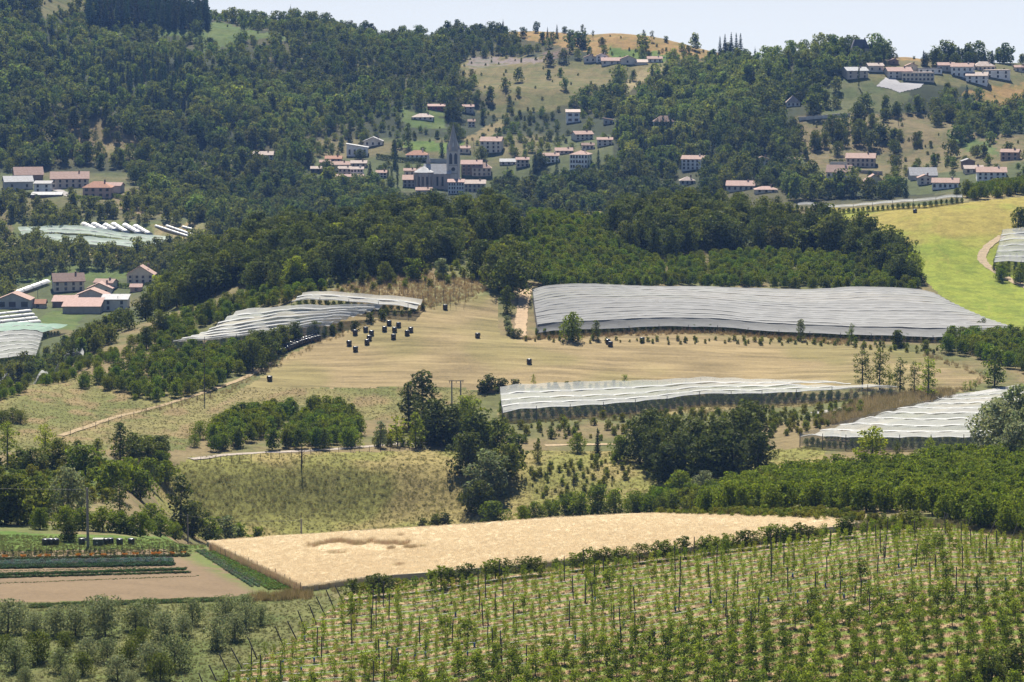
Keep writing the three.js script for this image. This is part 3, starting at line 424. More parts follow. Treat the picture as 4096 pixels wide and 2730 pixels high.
// front face at z = 0, body behind it; ridge 'x' runs along the front, 'z' away from it
function buildHouse(g, o) {
  const { w, h, dep, roof = 'gable', ridge = 'x', wall = 'beige', tile = 'tile', ov = 0.45 } = o, span = ridge === 'x' ? dep : w, len = ridge === 'x' ? w : dep, rh = o.rh ?? span * 0.2, sink = o.sink ?? 2.5;
  const turnX = (q) => { q.rotateY(ridge === 'x' ? Math.PI / 2 : 0); q.translate(ridge === 'x' ? -len / 2 : 0, 0, ridge === 'x' ? -dep / 2 : -dep); return q; };
  let wallG, roofG, peak = h + rh, th = 0.28;
  if (roof === 'gable') {
    wallG = turnX(prism([[-span / 2, -sink], [span / 2, -sink], [span / 2, h], [0, h + rh], [-span / 2, h]], len));
    const k = rh / (span / 2), e = ov; roofG = prism([[-span / 2 - e, h - k * e + 0.02], [0, h + rh + 0.02], [span / 2 + e, h - k * e + 0.02], [span / 2 + e, h - k * e + th], [0, h + rh + th + 0.02], [-span / 2 - e, h - k * e + th]], len + 2 * ov); roofG.translate(0, 0, -ov); roofG = turnX(roofG);
  } else if (roof === 'shed') {
    wallG = turnX(prism([[-span / 2, -sink], [span / 2, -sink], [span / 2, h + (ridge === 'x' ? rh : 0)], [-span / 2, h + (ridge === 'x' ? 0 : rh)]], len));
    if (ridge === 'x') { wallG = prism([[0, -sink], [dep, -sink], [dep, h + rh], [0, h]], len); wallG.rotateY(Math.PI / 2); wallG.translate(-len / 2, 0, 0); roofG = prism([[-ov, h - ov * rh / dep], [dep + ov, h + rh + ov * rh / dep], [dep + ov, h + rh + th + ov * rh / dep], [-ov, h + th - ov * rh / dep]], len + 2 * ov); roofG.rotateY(Math.PI / 2); roofG.translate(-len / 2 - ov, 0, 0); }
    else { roofG = prism([[-w / 2 - ov, h + rh + 0.02], [w / 2 + ov, h + 0.02], [w / 2 + ov, h + th], [-w / 2 - ov, h + rh + th]], dep + 2 * ov); roofG.translate(0, 0, -dep - ov); }
  } else if (roof === 'flat') {
    wallG = uvScale(box(w, h + sink, dep, 0, (h - sink) / 2, -dep / 2), 2); roofG = box(w + 0.3, 0.35, dep + 0.3, 0, h + 0.18, -dep / 2); peak = h + 0.35;
  } else {                                                             // hip, pyramid, mansard
    wallG = uvScale(box(w, h + sink, dep, 0, (h - sink) / 2, -dep / 2), 2);
    const rl = roof === 'hip' ? Math.max(0.3, w - dep * 0.9) / 2 : roof === 'mansard' ? w * 0.33 : 0.15, rd = roof === 'mansard' ? dep * 0.3 : 0.1, X = w / 2 + ov, Z = dep / 2 + ov, y0 = h - 0.1, y1 = h + rh, c = -dep / 2;
    const v = [[-X, y0, c + Z], [X, y0, c + Z], [X, y0, c - Z], [-X, y0, c - Z], [-rl, y1, c + rd], [rl, y1, c + rd], [rl, y1, c - rd], [-rl, y1, c - rd]], f = [[0, 1, 5, 4], [1, 2, 6, 5], [2, 3, 7, 6], [3, 0, 4, 7], [4, 5, 6, 7], [3, 2, 1, 0]], p = [], uv = [];
    for (const q of f) for (const i of [0, 1, 2, 0, 2, 3]) { p.push(...v[q[i]]); uv.push(v[q[i]][0] * 0.2, (v[q[i]][1] + v[q[i]][2]) * 0.2); }
    roofG = new THREE.BufferGeometry(); roofG.setAttribute('position', new THREE.Float32BufferAttribute(p, 3)); roofG.setAttribute('uv', new THREE.Float32BufferAttribute(uv, 2)); roofG.computeVertexNormals();
  }
  mesh('wall', wallG, wallM[wall], g); const rf = mesh('roof', roofG, roofM[tile], g);
  if (o.chim !== 0 && roof !== 'flat') { const cx = (o.chim ?? 0.25) * w, _c = mesh('chimney', box(0.7, 1.5, 0.7, cx, peak + 0.15, -dep / 2 + (ridge === 'x' ? 0.4 : -1)), wallM[wall === 'white' ? 'pale' : 'brown'], rf); }
  const [rows, cols] = o.win ?? [0, 0], ww = Math.min(o.ww ?? 1.05, w / (cols || 1) * 0.6), wh = Math.min(o.wh ?? 1.35, h / (rows || 1) * 0.62);
  const pane = box(ww, wh, 0.1), sill = box(ww + 0.3, 0.12, 0.16);
  for (let r = 0; r < rows; r++) for (let c = 0; c < cols; c++) {
    const x = -w / 2 + w * (c + 0.5) / cols + (hash(c + rows * 7, Math.round(w * 31) + (o.align ? 0 : 0)) - 0.5) * 0.15 * w / cols, y = h * (r + 0.52) / rows, isDoor = r === 0 && c === (o.door ?? -1);
    if (isDoor) { const dr = mesh('door', box(1.1, 2.1, 0.1, x, 1.05, 0.03), doorM, g); continue; }
    const q = mesh('window', pane, hash(c * 3 + r, Math.round(w * 17)) < (o.shut ?? 0.35) ? shutM : glassM, g); q.position.set(x, y, 0.03);
    const s = mesh('sill', sill, frameM, q); s.position.set(0, -wh / 2 - 0.06, 0.03);
  }
  for (const side of o.side ? [o.side] : []) for (let r = 0; r < Math.max(1, rows); r++) for (const f of [0.3, 0.7]) { const q = mesh('window', box(0.1, wh, ww), glassM, g); q.position.set(side * (w / 2 + 0.02), h * (r + 0.52) / Math.max(1, rows), -dep * f); }
}
// px, py: foot of the front wall in the photograph; w, h: its width and height there, in pixels
function house(px, py, wpx, hpx, label, o = {}) {
  const p = pix(px, py, o.d0 ?? 1000); if (!p) { console.log('house off', px, py); return; }
  const k = pxm(p), w = wpx / k, h = hpx / k, dep = o.dep ?? clamp(w * 0.75, 5, 11), g = group(o.name ?? 'house', p, (o.yaw ?? 0) * Math.PI / 180);
  buildHouse(g, { ...o, w, h, dep }); tag(g, label, o.cat ?? 'house', px < 700 ? 'farm buildings in the valley' : px > 3100 && py < 440 ? 'houses of the ridge hamlet' : px > 2330 && px < 2680 && py < 270 ? 'hilltop farm buildings' : 'houses of the village');
  keep(p, w / 2 + 2.5, o.front ?? 30, dep + 1); return g;
}
// the village below the church and around it
house(1049, 645, 83, 24, 'long pale house with a full row of dark windows, alone below the forest', { win: [2, 6], tile: 'pale', wall: 'pale', dep: 8 });
house(1428, 626, 84, 34, 'white modern house with a sloping grey roof and tall glazing', { roof: 'shed', ridge: 'z', wall: 'white', tile: 'metal', rh: 2, win: [1, 4], wh: 2.6, chim: 0 });
house(1492, 584, 76, 18, 'grey house with a stepped roof above the white modern house', { wall: 'pale', tile: 'grey', ridge: 'z', win: [1, 3], dep: 9 });
house(1668, 642, 88, 22, 'white house with an orange roof above a long dark hedge', { wall: 'white', tile: 'orange', roof: 'hip', rh: 2.3, win: [2, 5], side: 1 });
house(1745, 442, 66, 16, 'low dark red house at the foot of the forest', { wall: 'red', tile: 'rose', win: [1, 3], rh: 1 });
house(1690, 480, 84, 12, 'low grey-roofed house on the slope below the red house', { wall: 'pale', tile: 'pale', win: [1, 4], roof: 'hip', rh: 1.8 });
house(1872, 452, 44, 24, 'tall grey house beside the dark firs above the spire', { wall: 'grey', tile: 'rose', win: [2, 2], side: -1 });
house(1886, 509, 26, 22, 'narrow pale house half hidden between firs above the spire', { wall: 'pale', win: [2, 2], tile: 'brown' });
house(1962, 612, 84, 46, 'large pale three-level house on the slope behind the church', { wall: 'pale', win: [3, 4], yaw: -8, side: -1, dep: 10 });
house(1856, 614, 46, 20, 'small cream house directly behind the church tower', { wall: 'cream', win: [1, 2] });
house(1886, 702, 82, 44, 'brown shaded town house next to the church tower', { wall: 'brown', win: [3, 4], tile: 'rose', dep: 9 });
house(1926, 706, 76, 34, 'beige house with a balcony beside the brown town house', { wall: 'beige', win: [2, 4], roof: 'hip', rh: 2.6, tile: 'tile' });
house(1333, 650, 64, 14, 'red-roofed house highest of the roofs beside the hedge', { wall: 'pink', tile: 'orange', win: [1, 3] });
house(1362, 682, 74, 22, 'grey house with a wide gable in the cluster of roofs', { wall: 'grey', ridge: 'x', win: [1, 4], yaw: 12, side: 1 });
house(1434, 668, 62, 14, 'low house with two roof levels above the white terraced house', { wall: 'beige', tile: 'pale', win: [1, 3] });
house(1378, 704, 50, 28, 'pale house with tall windows next to the white terraced house', { wall: 'pale', tile: 'pale', win: [2, 3] });
house(1427, 704, 50, 26, 'white terraced house with a balcony in the cluster of roofs', { wall: 'white', tile: 'pale', win: [2, 4] });
house(1264, 692, 42, 16, 'small brown house at the edge of the village beside a poplar', { wall: 'brown', tile: 'pale', win: [1, 2] });
house(1299, 666, 40, 16, 'small house with a thin pointed spike roof corner beside the red roofs', { wall: 'stone', tile: 'rose', win: [1, 2] });
house(1394, 720, 116, 12, 'long low outbuilding under the cluster of roofs', { wall: 'stone', tile: 'rose', win: [0, 0], dep: 5, chim: 0 });
house(1526, 712, 42, 20, 'small pale house between the dark cedar and the poplars', { wall: 'pale', tile: 'tile', win: [2, 3] });
house(1638, 706, 44, 22, 'beige cottage just beside the church apse', { wall: 'cream', tile: 'tile', win: [1, 2] });
house(1690, 712, 60, 26, 'pale square house with shutters next to the church nave', { wall: 'pale', tile: 'pale', roof: 'hip', rh: 2.2, win: [2, 4] });
house(1664, 750, 106, 30, 'wide brown stone house under the church with a tiled roof', { wall: 'stone', tile: 'tile', win: [2, 6], shut: 0.7 });
house(1824, 776, 63, 46, 'white house with three rows of dark shuttered windows below the church', { wall: 'white', tile: 'rose', win: [3, 6], shut: 0.5, dep: 8, rh: 1.2, front: 40 });
house(1898, 770, 86, 34, 'beige gabled houses joined to the white shuttered house', { wall: 'cream', tile: 'pale', win: [2, 5], front: 40 });
house(1695, 776, 62, 14, 'low roof just above the wood below the church', { wall: 'pale', tile: 'tile', win: [1, 2], front: 40 });
house(2034, 660, 66, 12, 'low white-roofed building beside the spreading cedar', { wall: 'pale', tile: 'metal', chim: 0, win: [1, 3] });
house(2090, 668, 50, 28, 'brownish three-window house beside the spreading cedar', { wall: 'beige', win: [2, 3], tile: 'rose' });
house(2204, 652, 62, 28, 'white house with tall arched windows above the lawn', { wall: 'white', win: [2, 4], tile: 'tile', side: -1 });
house(2256, 616, 68, 12, 'row of low roofs behind the white house with arched windows', { wall: 'beige', win: [1, 4], tile: 'tile' });
const villa = house(2314, 676, 72, 58, 'tall white villa with three storeys and a dark fir at its corner', { wall: 'white', win: [3, 6], roof: 'hip', rh: 1.8, tile: 'tile', dep: 11, side: 1, yaw: -14, front: 24 });
house(2338, 560, 74, 22, 'beige house with a long gable beside the steep lane', { wall: 'pale', ridge: 'x', yaw: 18, side: 1, win: [2, 4], tile: 'tile' });
house(2352, 598, 48, 16, 'small house with a dark roof under the beige gable', { wall: 'pale', tile: 'brown', win: [1, 3] });
house(2420, 584, 60, 24, 'pale house with a flat tiled roof beside the conifer plantation', { wall: 'pale', win: [2, 3], tile: 'tile', rh: 1 });
house(2292, 490, 54, 40, 'modern white house standing high on its garage', { wall: 'white', roof: 'shed', rh: 1.2, win: [2, 2], ww: 2, tile: 'pale', chim: 0 });
house(2434, 497, 38, 16, 'small sheds with a tilted brown roof at the forest edge', { wall: 'grey', roof: 'shed', ridge: 'z', rh: 1, tile: 'brown', chim: 0, win: [1, 2] });
house(2656, 504, 80, 18, 'wide house with a brown hipped roof above the conifer plantation', { wall: 'pale', tile: 'brown', roof: 'hip', rh: 3, win: [1, 5] });
house(2772, 680, 92, 42, 'large white house with rows of small windows beside a round tree', { wall: 'white', win: [3, 5], tile: 'tile', yaw: -12, side: 1, rh: 1.6 });
house(2750, 740, 58, 18, 'pale pyramid-roofed pavilion just above the wood', { wall: 'pale', roof: 'pyramid', rh: 1.8, tile: 'pale', win: [1, 3], front: 40 });
house(2962, 764, 112, 20, 'long house with a pinkish roof rising over the wood', { wall: 'pale', tile: 'rose', win: [1, 5], side: 1, yaw: -8, front: 40 });
house(3066, 772, 88, 14, 'low pink-roofed house at the end of the long house', { wall: 'cream', tile: 'rose', win: [1, 3], roof: 'hip', rh: 1.3, front: 40 });
house(3050, 664, 60, 24, 'cream chalet with a brown roof above the clipped hedges', { wall: 'cream', tile: 'brown', ridge: 'z', win: [2, 3] });
house(3178, 662, 46, 20, 'cream cottage hidden behind dark pines', { wall: 'cream', tile: 'tile', win: [1, 2] });
// hill top farm in the middle
house(2360, 250, 46, 20, 'farmhouse with a plain pale gable at the hilltop farm', { wall: 'pale', ridge: 'z', win: [1, 2], tile: 'tile' });
house(2408, 248, 46, 24, 'two-storey hilltop farmhouse with two dark square windows', { wall: 'white', win: [2, 2], ridge: 'z', tile: 'tile' });
house(2446, 258, 78, 14, 'long low barn joined to the hilltop farmhouse', { wall: 'pale', win: [1, 3], tile: 'rose', chim: 0 });
house(2514, 258, 60, 22, 'broad gabled barn of the hilltop farm', { wall: 'pale', ridge: 'z', win: [1, 1], tile: 'rose', chim: 0 });
house(2566, 260, 48, 10, 'low lean-to with a pale roof at the hilltop farm', { wall: 'pale', roof: 'shed', rh: 1.4, tile: 'pale', chim: 0 });
house(2620, 250, 58, 14, 'isolated low white house in front of the green hilltop field', { wall: 'white', tile: 'tile', win: [1, 3] });
// the hamlet on the ridge
house(3442, 232, 66, 38, 'dark slate-roofed manor on the skyline among firs', { name: 'manor_house', wall: 'cream', tile: 'slate', roof: 'mansard', rh: 5, win: [1, 4], front: 8, chim: 0.3 });
house(3432, 314, 88, 30, 'grey-roofed house with a blank gable beside the thin poplar', { wall: 'beige', tile: 'metal', win: [2, 3], yaw: 14, side: 1 });
house(3506, 288, 62, 24, 'pale cube house with a tiled roof next to the grey-roofed house', { wall: 'pale', win: [1, 2], tile: 'pale', yaw: 10 });
house(3602, 314, 98, 28, 'pinkish-roofed farmhouse above the white ground sheet', { wall: 'pale', tile: 'rose', win: [2, 4], yaw: 6 });
house(3577, 258, 36, 14, 'small hut with a glazed gable below the golden hill', { wall: 'brown', tile: 'rose', ridge: 'z', win: [1, 1] });
house(3648, 284, 46, 20, 'beige gabled house behind the long flat-roofed block', { wall: 'cream', ridge: 'z', win: [1, 1], tile: 'tile' });
house(3674, 326, 128, 34, 'long beige flat-roofed block with a line of square windows', { wall: 'cream', roof: 'flat', tile: 'pale', win: [2, 8], ww: 1.2, wh: 1.2, shut: 0 });
house(3722, 294, 94, 18, 'white house with a dark flat top behind the beige block', { wall: 'white', roof: 'flat', tile: 'slate', win: [1, 4] });
house(3788, 286, 66, 24, 'grey stone house with a rose roof below the tall dark pines', { wall: 'grey', tile: 'rose', win: [1, 3] });
house(3848, 308, 86, 40, 'tall white house with a long terrace below the tall dark pines', { wall: 'white', tile: 'tile', win: [2, 4], yaw: -16, side: 1 });
house(3907, 334, 84, 30, 'small white house with a pergola and bright roof light', { wall: 'white', tile: 'pale', win: [2, 3], yaw: -14, side: 1, shut: 0 });
house(3940, 284, 82, 20, 'wide cream house with a grey hipped roof on the ridge', { wall: 'cream', tile: 'pale', roof: 'hip', rh: 2.4, win: [1, 5] });
house(3994, 314, 96, 32, 'white modern cube house with a tilted wing', { wall: 'white', roof: 'flat', tile: 'pale', win: [2, 3], shut: 0 });
house(4084, 288, 46, 18, 'cream house at the end of the ridge beside a thin pole', { wall: 'cream', tile: 'tile', win: [1, 2] });
house(3174, 426, 52, 16, 'white lodge with a steep pyramid roof in the woods', { wall: 'white', roof: 'pyramid', rh: 3.6, tile: 'pale', win: [1, 3], chim: 0 });
house(4038, 642, 70, 32, 'pink house with a wide gable below the bare pasture', { wall: 'pink', ridge: 'x', win: [2, 3], tile: 'tile', yaw: -20 });
house(3876, 674, 50, 28, 'dark brown windowless barn on the pasture', { wall: 'brown', tile: 'grey', ridge: 'z', rh: 1, chim: 0, name: 'barn', cat: 'barn' });
house(3898, 694, 74, 18, 'cream bungalow under the dark brown barn', { wall: 'cream', tile: 'pale', win: [1, 3] });
house(3968, 720, 116, 30, 'white house with a covered terrace below the cream bungalow', { wall: 'white', tile: 'tile', win: [2, 5], shut: 0.2, yaw: -6, side: 1 });
house(3442, 668, 114, 34, 'large beige house with a long white balcony and stone terrace', { wall: 'beige', tile: 'tile', win: [2, 6], yaw: -10, side: 1 });
house(3355, 713, 96, 24, 'white house with a broad tiled roof below the balcony house', { wall: 'white', tile: 'tile', win: [1, 5], rh: 3, yaw: -12, side: 1, shut: 0 });
house(3498, 748, 78, 22, 'beige chalet with a low wide gable and a veranda', { wall: 'cream', ridge: 'z', rh: 3, tile: 'rose', win: [1, 4] });
house(3696, 716, 106, 14, 'long barn with a bright corrugated roof', { wall: 'grey', tile: 'metal', rh: 3.2, win: [0, 0], chim: 0, name: 'barn', cat: 'barn' });
house(3702, 738, 54, 26, 'small gabled house in front of the corrugated barn', { wall: 'pale', ridge: 'z', win: [2, 2], tile: 'tile' });
house(3782, 756, 104, 24, 'white house with bushes along its wall below the corrugated barn', { wall: 'white', tile: 'tile', win: [1, 5], yaw: -10, side: 1 });
// upper farm group on the west slope
house(115, 724, 112, 24, 'brown barn with a broad pale roof highest of the upper farm', { wall: 'brown', tile: 'tile', win: [0, 0], rh: 3.4, yaw: 14, chim: 0, name: 'barn', cat: 'barn', d0: 900 });
house(75, 760, 112, 32, 'grey barn with a corrugated roof beside the dark cypress hedge', { wall: 'grey', tile: 'metal', win: [1, 2], yaw: 16, rh: 2.4, chim: 0, name: 'barn', cat: 'barn', d0: 900 });
house(168, 770, 66, 34, 'white annex with a flat grey roof beside the grey barn', { wall: 'white', roof: 'shed', rh: 0.9, tile: 'grey', win: [2, 2], chim: 0, d0: 900 });
house(278, 752, 150, 36, 'big beige farmhouse with a two-part tiled roof', { wall: 'beige', tile: 'tile', win: [2, 6], yaw: 8, rh: 3, d0: 900 });
house(386, 792, 112, 42, 'pink house with an orange hipped roof and clipped hedges', { wall: 'pink', tile: 'orange', roof: 'hip', rh: 2.6, win: [2, 4], ww: 1.3, shut: 0.2, d0: 900 });
house(446, 770, 72, 26, 'grey barn with a pale roof behind the pink house', { wall: 'grey', tile: 'rose', yaw: -10, win: [0, 0], chim: 0, name: 'barn', cat: 'barn', d0: 900 });
house(184, 790, 118, 9, 'low open shed with a corrugated roof under the white annex', { wall: 'brown', roof: 'shed', rh: 0.9, tile: 'metal', chim: 0, name: 'shed', cat: 'shed', dep: 5, d0: 900 });
// lower farm
house(276, 1166, 122, 40, 'farmhouse with a dark red roof and a wooden balcony', { wall: 'cream', tile: 'brown', win: [2, 4], yaw: 14, side: 1, rh: 2.8, d0: 900 });
house(412, 1164, 78, 32, 'pale gabled wing with a chimney behind the courtyard roofs', { wall: 'pale', tile: 'tile', win: [1, 2], yaw: -14, d0: 900 });
house(396, 1180, 100, 24, 'pale house with a long roof facing the farm courtyard', { wall: 'pale', tile: 'rose', ridge: 'z', win: [1, 2], rh: 2.2, d0: 900 });
house(560, 1134, 108, 34, 'yellow chalet with a wide gable and a glazed veranda', { wall: 'cream', tile: 'tile', ridge: 'z', rh: 3.4, win: [2, 4], shut: 0.3, d0: 900, front: 26 });
house(324, 1256, 150, 28, 'wide stone barn with a sagging orange tile roof nearest the meadow', { wall: 'stone', tile: 'rose', win: [0, 0], roof: 'shed', rh: 2.2, chim: 0, name: 'barn', cat: 'barn', d0: 900, front: 30 });
house(362, 1214, 126, 30, 'grey barn with a broad gable in the middle of the lower farm', { wall: 'grey', ridge: 'z', tile: 'tile', rh: 2.4, chim: 0, name: 'barn', cat: 'barn', d0: 900 });
house(456, 1244, 104, 44, 'tall white barn with a flat pale roof at the end of the lower farm', { wall: 'pale', roof: 'shed', rh: 1.2, tile: 'metal', win: [2, 2], chim: 0, name: 'barn', cat: 'barn', d0: 900, front: 30 });
house(50, 1236, 136, 34, 'long barn with a wide low gable and an open bay', { wall: 'grey', ridge: 'z', tile: 'tile', rh: 2.6, win: [1, 3], ww: 2.6, wh: 2.2, chim: 0, name: 'barn', cat: 'barn', d0: 900 });
house(150, 1234, 56, 18, 'small tiled garden house between the barns', { wall: 'beige', tile: 'orange', rh: 1.3, win: [1, 1], chim: 0, d0: 900 });
house(542, 1168, 44, 18, 'low shed with a rose roof below the yellow chalet', { wall: 'pink', tile: 'rose', chim: 0, win: [1, 1], d0: 900 });
house(254, 1230, 92, 22, 'low barn with a brown lean-to roof beside the farm entrance', { wall: 'brown', tile: 'rose', roof: 'shed', rh: 1.6, chim: 0, name: 'barn', cat: 'barn', d0: 900 });

// the church: nave, tower and stone spire
{
  const p = pix(1770, 766, 1000), k = pxm(p), g = group('church', p, 0); keep(p, 16, 60, 30);
  tag(g, 'stone church with a pale slate nave roof and a tall pointed spire', 'church');
  const st = wallM.beige, W2 = 10, nl = 13, nh = 8.6, NA = 1.62;
  const nave = prism([[-W2 / 2, -3], [W2 / 2, -3], [W2 / 2, nh], [0, nh + 4.2], [-W2 / 2, nh]], nl); nave.rotateY(NA); nave.translate(-9.5, 0, -12); mesh('nave', nave, st, g);
  const e = 0.7, roof = prism([[-W2 / 2 - e, nh - 0.5], [0, nh + 4.22], [W2 / 2 + e, nh - 0.5], [W2 / 2 + e, nh - 0.2], [0, nh + 4.6], [-W2 / 2 - e, nh - 0.2]], nl + 0.8); roof.rotateY(NA); roof.translate(-9.8, 0, -12.1); mesh('nave_roof', roof, roofM.metal, g);
  for (let i = 1; i < 5; i++) { const q = box(0.9, 10, 1.2, 0, 3.4, W2 / 2 + 0.4); q.translate(0, 0, 0); q.applyMatrix4(new THREE.Matrix4().makeRotationY(NA - Math.PI / 2)); const t = i / 5 * nl; q.translate(-9.5 + Math.sin(NA) * t, 0, -12 + Math.cos(NA) * t); mesh('buttress', q, st, g); const wq = box(0.9, 4.6, 0.2, 0, 4.6, W2 / 2 + 0.03); wq.applyMatrix4(new THREE.Matrix4().makeRotationY(NA - Math.PI / 2)); wq.translate(-9.5 + Math.sin(NA) * (t - nl / 10), 0, -12 + Math.cos(NA) * (t - nl / 10)); mesh('window', wq, glassM, g); }
  const apse = new THREE.CylinderGeometry(4.6, 4.6, 12, 8); apse.translate(-9.5, 3.2, -8); mesh('apse', apse, st, g); const ar = new THREE.ConeGeometry(5.2, 3, 8); ar.translate(-9.5, 10.7, -8); mesh('apse_roof', ar, roofM.metal, g);
  for (let i = 0; i < 7; i++) { const a = -1.2 + i * 0.45; mesh('buttress', box(0.7, 10.5, 1.2, 0, 0, 0).rotateY(a).translate(-9.5 + Math.sin(a) * 4.9, 3, -8 + Math.cos(a) * 4.9), st, g); }
  for (let i = 0; i < 5; i++) { const a = -0.98 + i * 0.45; mesh('window', box(0.8, 5, 0.2).rotateY(a).translate(-9.5 + Math.sin(a) * 4.5, 4.6, -8 + Math.cos(a) * 4.5), glassM, g); }
  const T = { x: 5.2, z: -12 }, tw = 5.6, th = 20;
  mesh('tower', uvScale(box(tw, th + 3, tw, T.x, th / 2 - 1.5, T.z), 3), wallM.pale, g);
  for (const [dx, dz] of [[-1, -1], [1, -1], [-1, 1], [1, 1]]) { const q = new THREE.CylinderGeometry(0.62, 0.75, th + 1.5, 6); q.translate(T.x + dx * tw / 2, th / 2, T.z + dz * tw / 2); mesh('corner_pier', q, wallM.pale, g); const c = new THREE.ConeGeometry(0.75, 3.6, 6); c.translate(T.x + dx * tw / 2, th + 2.4, T.z + dz * tw / 2); mesh('pinnacle', c, wallM.stone, g); }
  for (const y of [8.5, 12.6, th - 0.2]) mesh('string_course', box(tw + 0.7, 0.4, tw + 0.7, T.x, y, T.z), wallM.stone, g);
  for (const dx of [-1.25, 1.25]) { const s = new THREE.Shape(); s.moveTo(-0.75, 0); s.lineTo(0.75, 0); s.lineTo(0.75, 4); s.quadraticCurveTo(0.7, 5, 0, 5.7); s.quadraticCurveTo(-0.7, 5, -0.75, 4); const q = new THREE.ExtrudeGeometry(s, { depth: 0.12, bevelEnabled: false }); q.translate(T.x + dx, 13.2, T.z + tw / 2); mesh('belfry_opening', q, glassM, g); }
  const clk = new THREE.CylinderGeometry(1, 1, 0.14, 20); clk.rotateX(Math.PI / 2); clk.translate(T.x, 10.6, T.z + tw / 2 + 0.05); mesh('round_window', clk, glassM, g);
  const sp = new THREE.ConeGeometry(2.9, 14, 8, 6); sp.translate(T.x, th + 7, T.z); const spire = mesh('spire', flat(sp), wallM.stone, g);
  for (let i = 0; i < 4; i++) { const a = i * Math.PI / 2 + Math.PI / 8 * 0, q = new THREE.ConeGeometry(0.75, 3, 4); q.translate(T.x + Math.sin(a) * 2.0, th + 3.4, T.z + Math.cos(a) * 2.0); mesh('dormer', q, wallM.pale, spire); }
  mesh('cross', mergeGeometries([flat(box(0.16, 2.2, 0.16, T.x, th + 14.8, T.z)), flat(box(1, 0.16, 0.16, T.x, th + 15.1, T.z))]), glassM, spire);
  const pt = new THREE.CylinderGeometry(0.9, 1.0, 16, 6); pt.translate(-7.5, 6, -13); mesh('stair_turret', pt, st, g); const pc = new THREE.ConeGeometry(1.4, 5, 6); pc.translate(-7.5, 16.4, -13); mesh('turret_roof', pc, st, g);
}
// retaining walls and garden walls
function wallRun(pts, h, label, c = 'stone', d0 = 1000, name = 'stone_wall', th = 0.5) {
  const P = pts.map(([x, y]) => pix(x, y, d0)).filter(Boolean), gs = [];
  for (let i = 0; i + 1 < P.length; i++) { const n = Math.max(1, Math.round(P[i].distanceTo(P[i + 1]) / 5)); for (let k = 0; k < n; k++) { const a = P[i].clone().lerp(P[i + 1], k / n), b = P[i].clone().lerp(P[i + 1], (k + 1) / n), m = a.clone().add(b).multiplyScalar(0.5), q = box(a.distanceTo(b) + 0.05, h + 1.5, th + (k % 2) * 0.01); q.rotateY(-Math.atan2(b.z - a.z, b.x - a.x)); q.translate(m.x, ground(m.x, m.z) + h / 2 - 0.75, m.z); gs.push(flat(q)); } }
  const m = P[0]; P.forEach((q) => keep(q, 4, 10, 2));
  return tag(top(name, mergeGeometries(gs), wallM[c]), label, 'wall');
}
wallRun([[3195, 482], [3260, 476], [3330, 470], [3400, 466]], 1.7, 'long grey retaining wall of the road across the hillside', 'pale');
wallRun([[3320, 668], [3390, 668]], 2.4, 'pale dry stone wall in front of the balcony house terrace', 'pale');
wallRun([[3405, 690], [3460, 694], [3530, 700]], 1.6, 'stone terrace wall below the balcony house', 'stone');
wallRun([[1700, 650], [1790, 652]], 2.2, 'grey cemetery wall behind the church', 'grey');

mesh('sign_board', box(2.3, 0.6, 0.08, 0.3, 3.4, 0.06), shutM, villa);
// white sheet laid over the slope below the ridge hamlet
{
  const P = [[3542, 313], [3582, 316], [3600, 332], [3700, 332], [3682, 352], [3640, 362], [3600, 372], [3560, 356], [3506, 346]], pos = [], uv = [], tri = [], id = new Map();
  const at = (x, y) => { const k = x * 10000 + y; if (!id.has(k)) { const p = pix(x, y, 1000); id.set(k, pos.length / 3); pos.push(p.x, p.y + 0.25, p.z); uv.push(p.x / 8, p.z / 8); } return id.get(k); };
  for (let x = 3500; x < 3705; x += 4) for (let y = 312; y < 374; y += 3) if (inPoly(P, x + 2, y + 1.5)) { const a = at(x, y), b = at(x + 4, y), c = at(x + 4, y + 3), d = at(x, y + 3); tri.push(a, d, c, a, c, b); }
  const g = new THREE.BufferGeometry(); g.setAttribute('position', new THREE.Float32BufferAttribute(pos, 3)); g.setAttribute('uv', new THREE.Float32BufferAttribute(uv, 2)); g.setIndex(tri); g.computeVertexNormals();
  tag(top('ground_sheet', g, new THREE.MeshStandardMaterial({ color: new THREE.Color().setRGB(0.3, 0.29, 0.3), map: texNet, roughness: 0.9, side: THREE.DoubleSide })), 'pale grey sheet covering the steep bank below the beige flat-roofed block', 'sheet');
  for (const [x, y] of P) keep(pix(x, y, 1000), 7, 22, 3);
}
// clipped hedges of the gardens
function hedge(pts, h, label, mat = LM.dark[0], d0 = 900) {
  const P = pts.map(([x, y]) => pix(x, y, d0)), c = new THREE.CatmullRomCurve3(P), len = c.getLength(), o0 = P[0].clone(), q = new THREE.Vector3();
  reseed(Math.round(pts[0][0]));
  const geo = leafCloud(Math.round(len * h * 26), 0.55, (p, o) => { c.getPointAt(rnd(), q); const f = rnd(), sd = rr(-0.7, 0.7); p.set(q.x - o0.x + rr(-0.3, 0.3), ground(q.x, q.z) - o0.y + h * Math.pow(f, 0.7), q.z - o0.z + sd); o.set(0, f > 0.8 ? 1 : 0.1, Math.sign(sd)); }, { out: 1.4 });
  const g = group('hedge', o0); mesh('foliage', geo, mat, g); tag(g, label, 'hedge'); P.forEach((e) => keep(e, 5, 12, 2));
}
hedge([[1504, 634], [1560, 642], [1640, 650], [1718, 650]], 2.6, 'long dark clipped hedge curving below the orange-roofed white house');
hedge([[284, 800], [340, 804], [404, 806]], 2.4, 'dark clipped hedge in front of the pink house', LM.cherry[0]); hedge([[444, 788], [480, 796], [512, 802]], 2.0, 'bright clipped hedge running down beside the pink house', LM.cherry[0]);
